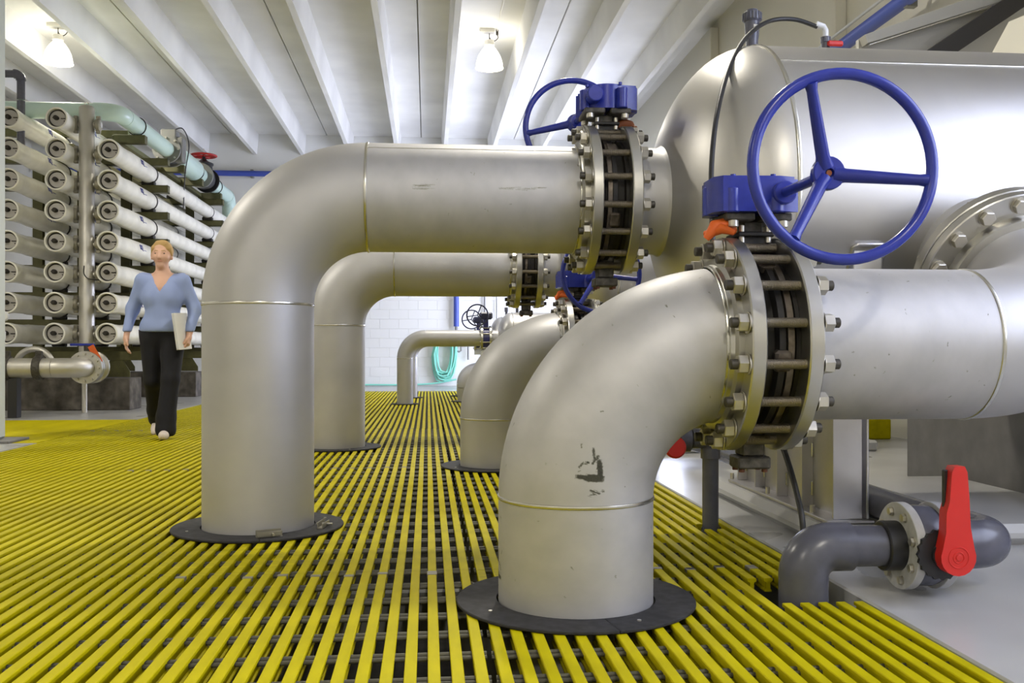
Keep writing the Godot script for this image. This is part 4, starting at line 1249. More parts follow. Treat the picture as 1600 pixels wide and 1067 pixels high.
	part(gv, "bonnet", MB.new().lathe(Transform3D(), [Vector2(0.15, 0.1), Vector2(0.14, 0.2), Vector2(0.16, 0.22), Vector2(0.16, 0.25), Vector2(0.07, 0.29), Vector2(0.03, 0.33), Vector2(0.02, 0.40), Vector2(0, 0.40)], 24), M.black_plastic)
	var rw := part(gv, "handwheel", MB.new().torus(at(0, 0.38, 0), 0.20, 0.022, 40, 10, 0.8), M.red_paint)
	for k in 5:
		var a := k * TAU / 5
		part(rw, "spoke", MB.new().rod(Vector3(0, 0.375, 0), Vector3(0.19 * cos(a), 0.38, 0.19 * sin(a)), 0.016, 8), M.red_paint)
	part(gv, "stem", MB.new().rod(Vector3(0, 0.38, 0), Vector3(0, 0.50, 0), 0.008, 8), M.bolt)
	# stainless feed manifold at the foot of the rack
	var mf := thing("feed_manifold", "stainless feed pipe with elbow and bolted flange at the foot of the rack", "pipe", Vector3(0, 0, 0.0))
	part(mf, "run", MB.new().rod(Vector3(-5.4, 0.55, -10.9), Vector3(-4.13, 0.55, -10.9), 0.108, 36), M.stainless_rack)
	part(mf, "elbow", MB.new().sweep(arc_pts(Vector3(-4.13, 0.55, -11.15), Vector3.BACK, Vector3.RIGHT, 0.25, 0.0, PI / 2, 16), 0.108, 36), M.stainless_rack)
	for x in [-4.62, -4.28]:
		part(mf, "clamp", MB.new().lathe(Transform3D(AX, Vector3(x, 0.55, -10.9)), [Vector2(0.1, -0.04), Vector2(0.13, -0.04), Vector2(0.14, 0.0), Vector2(0.13, 0.04), Vector2(0.1, 0.04)], 28).box(Vector3(x - 0.035, 0.55 + 0.12, -10.93), Vector3(x + 0.035, 0.55 + 0.19, -10.87), 0.01), M.cast_grey)
	var fl := part(mf, "flange", flange_mb(Transform3D(AZ, Vector3(-3.88, 0.55, -11.15)), 0.1, 0.187, -0.06, 0.0, 36), M.flange_steel)
	for i in 12:
		var a := i * TAU / 12
		part(fl, "flange_bolt", MB.new().rod(Vector3(-3.88 + 0.155 * cos(a), 0.55 + 0.155 * sin(a), -11.155), Vector3(-3.88 + 0.155 * cos(a), 0.55 + 0.155 * sin(a), -11.12), 0.016, 6), M.bolt)
	part(mf, "loop", MB.new().sweep(arc_pts(Vector3(-4.45, 0.56, -11.2), Vector3.RIGHT, Vector3.UP, 0.20, 0.1, PI - 0.1, 16), 0.035, 14), M.stainless_rack)
	var iv := thing("isolating_valve", "valve with blue handle and orange tag behind the manifold flange", "valve", Vector3(-3.88, 0.55, -11.35))
	part(iv, "body", MB.new().lathe(Z, [Vector2(0.1, -0.09), Vector2(0.187, -0.09), Vector2(0.187, -0.05), Vector2(0.15, -0.04), Vector2(0.15, 0.08), Vector2(0.187, 0.09), Vector2(0.187, 0.13), Vector2(0.1, 0.13)], 32), M.flange_steel)
	part(iv, "neck", MB.new().rod(Vector3(-0.03, 0.14, 0.02), Vector3(-0.03, 0.25, 0.02), 0.04, 16), M.cast_grey)
	part(iv, "blue_handle", MB.new().box(Vector3(-0.22, 0.245, 0.0), Vector3(0.05, 0.275, 0.05), 0.008), M.blue_paint)
	part(iv, "orange_tag", MB.new().box(Vector3(-0.035, -0.11, -0.004), Vector3(0.035, 0.11, 0.004), 0.002), M.orange, Transform3D(Basis(Vector3.BACK, 0.5), Vector3(0.10, 0.15, 0.15)))
	# dark leg, gauge and riser at the far left
	solo("support_leg", MB.new().box(Vector3(-4.60, 0.0, -10.98), Vector3(-4.50, 0.44, -10.86), 0.004), M.black_plastic, "short black steel leg under the stainless feed pipe", "leg")
	var gg := thing("gauge_cluster", "small gauge and fittings beside the white post, low on the rack", "gauge", Vector3(-4.70, 0.66, -10.9))
	part(gg, "stem", MB.new().rod(Vector3(0, -0.01, 0), Vector3(0, 0.42, 0), 0.02, 10), M.stainless_rack)
	part(gg, "fitting", MB.new().box(Vector3(-0.04, 0.2, -0.03), Vector3(0.06, 0.30, 0.03), 0.01), M.white_plastic)
	part(gg, "dial", MB.new().rod(Vector3(0.04, 0.46, -0.03), Vector3(0.04, 0.46, 0.03), 0.055, 20, 0.006), M.white_plastic)
	part(gg, "knob", MB.new().rod(Vector3(0.02, 0.36, 0), Vector3(0.02, 0.36, 0.05), 0.03, 12, 0.006), M.black_plastic)
	var gp := thing("vent_pipe", "dark grey plastic pipe with an elbow above the rack, far left", "pipe", Vector3.ZERO)
	var ve := arc_pts(Vector3(-4.87, 3.95, -11.7), Vector3.UP, Vector3.RIGHT, 0.07, 0.0, PI / 2, 8)
	ve.push_front(Vector3(-5.5, 4.02, -11.7))
	ve.append(Vector3(-4.80, 3.72, -11.7))
	part(gp, "tube", MB.new().sweep(ve, 0.045, 16), M.pvc)
	part(gp, "elbow", MB.new().sweep(arc_pts(Vector3(-4.87, 3.95, -11.7), Vector3.UP, Vector3.RIGHT, 0.07, -0.1, PI / 2 + 0.1, 8), 0.056, 16), M.pvc)
	part(gp, "drop", MB.new().rod(Vector3(-4.80, 3.70, -11.7), Vector3(-4.80, 3.0, -11.7), 0.045, 16), M.pvc)


# ---------------------------------------------------------------- smaller train in the distance
func build_far_train() -> void:
	var rows := [[-13.2, -0.31, "nearer of the two thin distant pipes"], [-15.0, -0.27, "farther of the two thin distant pipes"]]
	for i in 2:
		var z: float = rows[i][0]
		var x: float = rows[i][1]
		var r := 0.112
		var R := 0.285
		var ya := 0.917
		var p := thing("thin_pipe", "thin stainless bent pipe in the distance, %s" % rows[i][2], "pipe", Vector3.ZERO, "thin distant pipes")
		part(p, "column", MB.new().lathe(at(x, 0, z), [Vector2(r, -1.34), Vector2(r, ya - R)], 40), M.pipe_steel)
		part(p, "elbow", MB.new().sweep(arc_pts(Vector3(x + R, ya - R, z), Vector3.LEFT, Vector3.UP, R, 0, PI / 2, 16), r, 40, false), M.pipe_steel)
		bead(p, Vector3(x, ya - R, z), Basis(), r, 0.003)
		part(p, "run", MB.new().lathe(Transform3D(AX, Vector3(0, ya, z)), [Vector2(r, x + R), Vector2(r, 0.74)], 40), M.pipe_steel)
		part(p, "flange", flange_mb(Transform3D(AX, Vector3(0, ya, z)), 0.09, 0.172, 0.735, 0.765, 36), M.flange_steel)
		var v := thing("small_valve", "dark blue geared valve on the thin distant pipe, %s one" % ["nearer", "farther"][i], "valve", Vector3(0.81, ya, z), "dark blue distant valves")
		part(v, "body", MB.new().lathe(Transform3D(AX, Vector3.ZERO), [Vector2(0.08, -0.043), Vector2(0.14, -0.043), Vector2(0.14, 0.043), Vector2(0.08, 0.043)], 28), M.navy_paint)
		for k in 8:
			var a := (k + 0.5) * TAU / 8
			part(v, "stud_bolt", MB.new().rod(Vector3(-0.09, 0.15 * cos(a), 0.15 * sin(a)), Vector3(0.09, 0.15 * cos(a), 0.15 * sin(a)), 0.010, 8), M.bolt)
		part(v, "neck", MB.new().box(Vector3(-0.035, 0.13, -0.035), Vector3(0.035, 0.26, 0.035), 0.005), M.navy_paint)
		part(v, "gearbox", MB.new().box(Vector3(-0.09, 0.26, -0.10), Vector3(0.09, 0.36, 0.09), 0.02), M.navy_dark)
		part(v, "drive_shaft", MB.new().rod(Vector3(-0.06, 0.31, 0.05), Vector3(-0.10, 0.31, 0.24), 0.011, 8), M.navy_dark)
		var w := part(v, "handwheel", MB.new().torus(Transform3D(AZ, Vector3(-0.13, 0.31, 0.26)), 0.145, 0.010, 36, 8), M.navy_dark)
		for k in 3:
			var a := 1.2 + k * TAU / 3
			part(w, "spoke", MB.new().rod(Vector3(-0.13, 0.31, 0.25), Vector3(-0.13 + 0.142 * cos(a), 0.31 + 0.142 * sin(a), 0.26), 0.008, 6), M.navy_dark)
		part(v, "foot", MB.new().box(Vector3(-0.07, -0.24, -0.05), Vector3(0.07, -0.17, 0.05), 0.004).box(Vector3(-0.04, -0.18, -0.03), Vector3(0.04, -0.13, 0.03)), M.white_plastic)
		var t := thing("small_vessel", "small stainless vessel in the distance, %s one" % ["nearer", "farther"][i], "tank", Vector3(0, ya, z), "small distant vessels")
		part(t, "flange", flange_mb(Transform3D(AX, Vector3.ZERO), 0.09, 0.172, 0.855, 0.885, 36), M.flange_steel)
		part(t, "nozzle", MB.new().lathe(Transform3D(AX, Vector3.ZERO), [Vector2(r, 0.88), Vector2(r, 1.02)], 32), M.pipe_steel)
		var hp := []
		for k in 17:
			var a := k * PI / 32
			hp.append(Vector2(0.36 * sin(a), 1.17 - 0.20 * cos(a)))
		hp.append(Vector2(0.36, 3.2))
		hp.append(Vector2(0.0, 3.3))
		part(t, "shell", MB.new().lathe(Transform3D(AX, Vector3.ZERO), hp, 48), M.vessel_steel)
		part(t, "weld_bead", MB.new().torus(Transform3D(AX, Vector3(1.17, 0, 0)), 0.36, 0.005, 48, 6), M.weld)
		part(t, "air_vent", MB.new().rod(Vector3(1.25, 0.35, 0), Vector3(1.25, 0.50, 0), 0.022, 12).rod(Vector3(1.25, 0.44, 0), Vector3(1.25, 0.51, 0), 0.032, 12), M.pvc)
		for sx in [1.5, 2.7]:
			part(t, "leg", MB.new().box(Vector3(sx - 0.05, -ya, -0.3), Vector3(sx + 0.05, -0.2, 0.3), 0.004), M.saddle_steel)
		var z2 := z - 0.6 if i == 0 else z - 0.5
		var x2: float = [0.56, 0.60][i]
		var q := thing("small_elbow", "small stainless elbow beside the thin distant pipes, %s one" % ["nearer", "farther"][i], "pipe", Vector3.ZERO, "small distant elbows")
		part(q, "column", MB.new().lathe(at(x2, 0, z2), [Vector2(0.125, -1.34), Vector2(0.125, 0.20)], 32), M.pipe_steel)
		part(q, "elbow", MB.new().sweep(arc_pts(Vector3(x2 + 0.22, 0.20, z2), Vector3.LEFT, Vector3.UP, 0.22, 0, PI / 2, 12), 0.125, 32, false), M.pipe_steel)
		part(q, "run", MB.new().lathe(Transform3D(AX, Vector3(0, 0.42, z2)), [Vector2(0.125, x2 + 0.22), Vector2(0.125, x2 + 0.7), Vector2(0, x2 + 0.7)], 32), M.pipe_steel)
		disc("dark collar round the thin distant pipe, %s one" % ["nearer", "farther"][i], x, z, 0.118, 0.20, "distant collars")
		disc("dark collar round the small distant elbow, %s one" % ["nearer", "farther"][i], x2, z2, 0.13, 0.22, "distant collars")


func build_far_wall_fittings() -> void:
	var Z := -19.985
	# blue water pipe along the far wall and down it
	var b := thing("wall_pipe", "blue pipe running along the far wall and dropping to the hose tap", "pipe", Vector3.ZERO)
	part(b, "run", MB.new().rod(Vector3(-7.9, 4.385, Z + 0.10), Vector3(0.55, 4.385, Z + 0.10), 0.058, 20), M.blue_pipe)
	part(b, "elbow", MB.new().sweep(arc_pts(Vector3(0.55, 4.335, Z + 0.10), Vector3.UP, Vector3.RIGHT, 0.05, 0, PI / 2, 8), 0.058, 16), M.blue_pipe)
	part(b, "drop", MB.new().rod(Vector3(0.60, 4.335, Z + 0.10), Vector3(0.60, 1.25, Z + 0.10), 0.055, 20), M.blue_pipe)
	for x in [-6.0, -3.6, -1.2]:
		part(b, "clip", MB.new().box(Vector3(x - 0.03, 4.30, Z), Vector3(x + 0.03, 4.47, Z + 0.11), 0.005), M.grey_paint)
	var pw := thing("tap_pipework", "thin grey pipework and tap on the far wall beside the hose", "pipe", Vector3.ZERO)
	part(pw, "drop", MB.new().rod(Vector3(0.60, 1.26, Z + 0.08), Vector3(0.60, 0.78, Z + 0.08), 0.03, 12), M.grey_paint)
	part(pw, "loop", MB.new().sweep([Vector3(0.60, 0.80, Z + 0.08), Vector3(0.60, 0.74, Z + 0.08), Vector3(0.66, 0.72, Z + 0.08), Vector3(0.70, 0.74, Z + 0.08), Vector3(0.70, 1.02, Z + 0.08), Vector3(0.72, 1.06, Z + 0.08), Vector3(0.82, 1.06, Z + 0.08), Vector3(0.85, 1.02, Z + 0.08), Vector3(0.85, 0.55, Z + 0.08)], 0.02, 10), M.grey_paint)
	part(pw, "tap", MB.new().rod(Vector3(0.56, 0.92, Z + 0.08), Vector3(0.80, 0.92, Z + 0.08), 0.03, 12).box(Vector3(0.66, 0.95, Z + 0.06), Vector3(0.74, 1.0, Z + 0.10), 0.005), M.grey_paint)
	var cd := thing("wall_conduit", "slim grey conduit down the far wall right of the hose", "conduit", Vector3.ZERO)
	part(cd, "tube", MB.new().rod(Vector3(1.20, 0.4, Z + 0.05), Vector3(1.20, 4.6, Z + 0.05), 0.02, 10), M.grey_paint)
	part(cd, "tube", MB.new().rod(Vector3(1.45, 0.4, Z + 0.05), Vector3(1.45, 4.6, Z + 0.05), 0.012, 8), M.grey_paint)
	# hose hanger
	var hg := thing("hose_hanger", "grey metal hose hanger on the far wall", "hanger", Vector3(0.335, 0.86, Z))
	part(hg, "saddle", MB.new().lathe(Transform3D(AZ, Vector3.ZERO), [Vector2(0.11, 0.0), Vector2(0.16, 0.01), Vector2(0.15, 0.16), Vector2(0.19, 0.18), Vector2(0.19, 0.19), Vector2(0.14, 0.17), Vector2(0.13, 0.02)], 24, 0.2, PI - 0.2), M.grey_paint, Transform3D(Basis(Vector3.BACK, PI), Vector3.ZERO))
	part(hg, "hoop", MB.new().sweep(arc_pts(Vector3(0, 0, 0.1), Vector3.RIGHT, Vector3.UP, 0.21, 0.0, PI, 16), 0.014, 8), M.grey_paint)
	# loops of green hose
	var hs := thing("garden_hose", "pale green hose coiled on the hanger and trailing along the far wall", "hose", Vector3.ZERO)
	var rng := RandomNumberGenerator.new()
	rng.seed = 5
	var pts := []
	for k in 11:
		var dx := rng.randf_range(-0.05, 0.05)
		var w := rng.randf_range(0.19, 0.31)
		var h := rng.randf_range(0.55, 0.78)
		for i in 20:
			var a := PI / 2 + i * TAU / 20
			var s := sin(a)
			var yy := 0.86 + 0.10 * s if s > 0 else 0.86 + h * s
			pts.append(Vector3(0.335 + (dx if s < 0 else 0.0) + w * (0.62 if s > 0.0 else 0.80) * signf(cos(a)) * pow(absf(cos(a)), 1.0 if s > 0.0 else 0.62), yy, Z + 0.06 + k * 0.014))
	part(hs, "coil", MB.new().sweep(pts, 0.016, 8), M.hose_green)
	part(hs, "tail", MB.new().sweep(spline([Vector3(0.6, 0.14, Z + 0.09), Vector3(0.1, 0.055, Z + 0.12), Vector3(-0.5, 0.03, Z + 0.10), Vector3(-1.4, 0.035, Z + 0.12), Vector3(-2.4, 0.03, Z + 0.10)]), 0.018, 8), M.hose_green)


func build_upper_right() -> void:
	# blue service pipe high on the right wall, and a steel stair behind the vessel
	var b := thing("service_pipe", "blue pipe running back along the right wall above the vessel", "pipe", Vector3.ZERO)
	part(b, "run", MB.new().rod(Vector3(3.78, 3.53, -19.0), Vector3(3.78, 3.53, 3.0), 0.06, 20), M.blue_pipe)
	part(b, "cable", MB.new().rod(Vector3(3.84, 3.72, -19.0), Vector3(3.84, 3.72, 3.0), 0.014, 8), M.white_plastic)
	for z in [-5.0, -7.2, -9.4, -11.6]:
		part(b, "clip", MB.new().box(Vector3(3.77, 3.46, z - 0.03), Vector3(3.86, 3.60, z + 0.03), 0.004), M.grey_paint)
	var s := thing("stair_stringer", "grey steel stair stringer rising above the vessel at top right", "stair", Vector3.ZERO)
	var web := PackedVector2Array([Vector2(2.645, 2.66), Vector2(2.645, 1.6), Vector2(2.95, 1.6), Vector2(3.62, 2.80), Vector2(3.90, 2.92), Vector2(3.90, 3.12)])
	part(s, "web", MB.new().prism(Transform3D(), web, -5.66, -5.62, 0.002), M.stringer)
	var dir := (Vector2(3.90, 3.12) - Vector2(2.645, 2.66)).normalized()
	var nrm := Vector2(-dir.y, dir.x)
	var a0 := Vector2(2.645, 2.66)
	var a1 := Vector2(3.90, 3.12)
	part(s, "top_flange", MB.new().prism(Transform3D(), PackedVector2Array([a0, a0 - nrm * 0.055, a1 - nrm * 0.10, a1]), -5.62, -5.54, 0.002), M.stringer)
	part(s, "lip", MB.new().rod(Vector3(a0.x + 0.03, a0.y - 0.06, -5.545), Vector3(a1.x, a1.y - 0.11, -5.545), 0.007, 8), M.weld)
	var st := solo("brace_strut", MB.new().box(Vector3(-0.055, -0.7, -0.03), Vector3(0.055, 0.30, 0.03), 0.004, Transform3D(Basis(Vector3.BACK, -0.98), Vector3(3.38, 2.74, -5.48))), M.strut_black, "black diagonal strut against the grey stair stringer, top right", "strut")


# ---------------------------------------------------------------- high-bay lamps
func lamp(x: float, z: float, label: String) -> void:
	var l := thing("high_bay_lamp", label, "lamp", Vector3(x, 5.22, z), "hanging bell lamps")
	part(l, "mounting_plate", MB.new().box(Vector3(-0.13, -0.05, -0.07), Vector3(0.07, 0.0, 0.07), 0.006), M.lamp_housing)
	part(l, "socket", MB.new().rod(Vector3(0.11, -0.07, 0), Vector3(0.11, 0.0, 0), 0.018, 10), M.cast_grey)
	part(l, "hook", MB.new().rod(Vector3(0, -0.14, 0), Vector3(0, -0.045, 0), 0.006, 8), M.cast_grey)
	part(l, "cable", MB.new().sweep(spline([Vector3(0.11, -0.06, 0), Vector3(0.12, -0.11, 0), Vector3(0.07, -0.155, 0), Vector3(0.02, -0.135, 0), Vector3(0.0, -0.10, 0)]), 0.006, 6), M.hose_black)
	part(l, "ballast_housing", MB.new().lathe(Transform3D(), [Vector2(0, -0.235), Vector2(0.055, -0.235), Vector2(0.07, -0.22), Vector2(0.07, -0.165), Vector2(0.06, -0.15), Vector2(0.02, -0.14), Vector2(0, -0.14)], 24), M.lamp_housing)
	# prismatic bell, open underneath
	var pr := []
	for i in 13:
		var t := i / 12.0
		pr.append(Vector2(0.188 - 0.125 * pow(t, 2.2), -0.535 + 0.30 * t))
	pr.push_front(Vector2(0.195, -0.535))
	pr.push_front(Vector2(0.178, -0.535))
	part(l, "glass_bell", MB.new().lathe(Transform3D(), pr, 36), M.lamp_glass)
	part(l, "conduit", MB.new().rod(Vector3(0.11, -0.012, 0), Vector3(0.11, -0.012, 3.0), 0.008, 8), M.lamp_housing)
	# most of the light leaves through the open mouth, a little through the ribbed glass
	var s := SpotLight3D.new()
	s.name = "lamp_light"
	s.light_color = Color(1.0, 0.975, 0.92)
	s.light_energy = LAMP_ENERGY
	s.light_size = 0.12
	s.spot_angle = 80.0
	s.spot_angle_attenuation = 0.6
	s.spot_range = 40.0
	s.spot_attenuation = 2.0
	s.shadow_enabled = true
	s.position = Vector3(0, -0.45, 0)
	s.rotation.x = -PI / 2
	l.add_child(s, true)
	var o := OmniLight3D.new()
	o.name = "lamp_glow"
	o.light_color = Color(1.0, 0.975, 0.92)
	o.light_energy = LAMP_ENERGY * 0.025
	o.light_size = 0.10
	o.omni_range = 40.0
	o.omni_attenuation = 2.0
	o.shadow_enabled = true
	o.position = Vector3(0, -0.40, 0)
	l.add_child(o, true)


const LAMP_ENERGY := 9.5

func build_lamps() -> void:
	lamp(0.86, -13.2, "glowing bell lamp hanging from the ceiling above the pipes, near the middle")
	lamp(-5.05, -13.5, "glowing bell lamp hanging from the ceiling at the upper left")
	lamp(0.86, -6.2, "bell lamp out of view above the second vessel")
	lamp(-5.05, -6.2, "bell lamp out of view above the left aisle")
	lamp(0.86, 2.8, "bell lamp out of view behind the camera")
	lamp(-5.05, 2.8, "bell lamp out of view behind the camera on the left")


# ---------------------------------------------------------------- the person
func surface_nets(mb: MB, bones: Array, cell: float, k: float, above := -9.0, below := 9.0, vee := false) -> void:
	var lo := Vector3.INF
	var hi := -Vector3.INF
	for b in bones:
		var r: float = maxf(b[2], b[3]) + k + cell * 2
		for p in [b[0], b[1]]:
			lo = lo.min(p - Vector3.ONE * r)
			hi = hi.max(p + Vector3.ONE * r)
	var nx := int((hi.x - lo.x) / cell) + 2
	var ny := int((hi.y - lo.y) / cell) + 2
	var nz := int((hi.z - lo.z) / cell) + 2
	var f := PackedFloat32Array()
	f.resize(nx * ny * nz)
	f.fill(9.0)
	for b in bones:
		var a: Vector3 = b[0]
		var e: Vector3 = b[1]
		var ra: float = b[2]
		var rb: float = b[3]
		var sc: Vector3 = b[4] if b.size() > 4 else Vector3.ONE
		var m: float = maxf(ra, rb) * maxf(sc.x, maxf(sc.y, sc.z)) + k + cell * 2
		var l2 := a.min(e) - Vector3.ONE * m - lo
		var h2 := a.max(e) + Vector3.ONE * m - lo
		var ab := e - a
		var dd := maxf(ab.length_squared(), 1e-9)
		for i in range(maxi(0, int(l2.x / cell)), mini(nx, int(h2.x / cell) + 1)):
			for j in range(maxi(0, int(l2.y / cell)), mini(ny, int(h2.y / cell) + 1)):
				for q in range(maxi(0, int(l2.z / cell)), mini(nz, int(h2.z / cell) + 1)):
					var p := lo + Vector3(i, j, q) * cell
					var t := clampf((p - a).dot(ab) / dd, 0.0, 1.0)
					var off := p - a - ab * t
					var d := (off / sc).length() - lerpf(ra, rb, t)
					var id := (i * ny + j) * nz + q
					var g := f[id]
					var hh := maxf(k - absf(g - d), 0.0) / k
					f[id] = minf(g, d) - hh * hh * k * 0.25
	if above > -5.0 or below < 5.0 or vee:
		for i in nx:
			for j in ny:
				for q in nz:
					var p := lo + Vector3(i, j, q) * cell
					var id := (i * ny + j) * nz + q
					var g := maxf(f[id], maxf(above - p.y, p.y - below))
					if vee and p.z > 0.0:
						g = maxf(g, minf(0.082 * (p.y - 1.235) / 0.16, 0.085) - absf(p.x))
					f[id] = g
	var vid := {}
	var vp := PackedVector3Array()
	for i in nx - 1:
		for j in ny - 1:
			for q in nz - 1:
				var base := (i * ny + j) * nz + q
				var s := PackedFloat32Array([f[base], f[base + ny * nz], f[base + nz], f[base + ny * nz + nz], f[base + 1], f[base + ny * nz + 1], f[base + nz + 1], f[base + ny * nz + nz + 1]])
				var neg := 0
				for c in s:
					if c < 0.0:
						neg += 1
				if neg == 0 or neg == 8:
					continue
				var acc := Vector3.ZERO
				var cnt := 0
				for c in 8:
					for bit in [1, 2, 4]:
						var c2: int = c | bit
						if c2 != c and (s[c] < 0.0) != (s[c2] < 0.0):
							var t := s[c] / (s[c] - s[c2])
							var p0 := Vector3(c & 1, (c >> 1) & 1, (c >> 2) & 1)
							var p1 := Vector3(c2 & 1, (c2 >> 1) & 1, (c2 >> 2) & 1)
							acc += p0.lerp(p1, t)
							cnt += 1
				vid[base] = vp.size()
				vp.append(lo + (Vector3(i, j, q) + acc / cnt) * cell)
	var quads := []
	var step := [ny * nz, nz, 1]
	for key in vid:
		var base: int = key
		for axis in 3:
			var u: int = step[(axis + 1) % 3]
			var w: int = step[(axis + 2) % 3]
			if base - u < 0 or base - w < 0 or base - u - w < 0:
				continue
			if (f[base] < 0.0) == (f[base + step[axis]] < 0.0):
				continue
			if vid.has(base - u) and vid.has(base - w) and vid.has(base - u - w):
				quads.append([vid[base], vid[base - u], vid[base - u - w], vid[base - w], f[base] < 0.0, axis])
	var nr := PackedVector3Array()
	nr.resize(vp.size())
	for c in quads:
		var x := (vp[c[2]] - vp[c[0]]).cross(vp[c[3]] - vp[c[1]])
		var ax := Vector3(1 if c[5] == 0 else 0, 1 if c[5] == 1 else 0, 1 if c[5] == 2 else 0) * (1.0 if c[4] else -1.0)
		if x.dot(ax) < 0:
			x = -x
		for i in 4:
			nr[c[i]] += x
	for i in nr.size():
		nr[i] = nr[i].normalized()
	for c in quads:
		mb.tri(vp[c[0]], vp[c[1]], vp[c[2]], nr[c[0]], nr[c[1]], nr[c[2]])
		mb.tri(vp[c[0]], vp[c[2]], vp[c[3]], nr[c[0]], nr[c[2]], nr[c[3]])


func V(x: float, y: float, z: float) -> Vector3:
	return Vector3(x, y, z)


func hand_bones(w: Vector3, down: Vector3, fwd: Vector3, out: Vector3, curl: float) -> Array:
	# palm hangs along down, fingers curl towards fwd, thumb leaves on the fwd side
	var b := []
	var palm := w + down * 0.075
	b.append([w, w + down * 0.03, 0.024, 0.026])
	for i in 4:
		var off := fwd * (0.030 - i * 0.020)
		b.append([w + down * 0.02 + off * 0.5, palm + off, 0.017, 0.014])
		var L: float = [0.036, 0.041, 0.038, 0.030][i]
		var k0 := palm + off
		var k1 := k0 + (down * cos(curl * 0.5) - out * sin(curl * 0.5)) * L
		var k2 := k1 + (down * cos(curl * 1.3) - out * sin(curl * 1.3)) * L * 0.72
		var k3 := k2 + (down * cos(curl * 1.9) - out * sin(curl * 1.9)) * L * 0.5
		b.append([k0, k1, 0.0105, 0.0095])
		b.append([k1, k2, 0.0095, 0.0088])
		b.append([k2, k3, 0.0088, 0.0075])
	var t0 := w + down * 0.025 + fwd * 0.022
	var t1 := t0 + down * 0.032 + fwd * 0.022 - out * 0.012
	var t2 := t1 + down * 0.028 + fwd * 0.006 - out * 0.010
	b.append([t0, t1, 0.014, 0.0115])
	b.append([t1, t2, 0.011, 0.009])
	return b


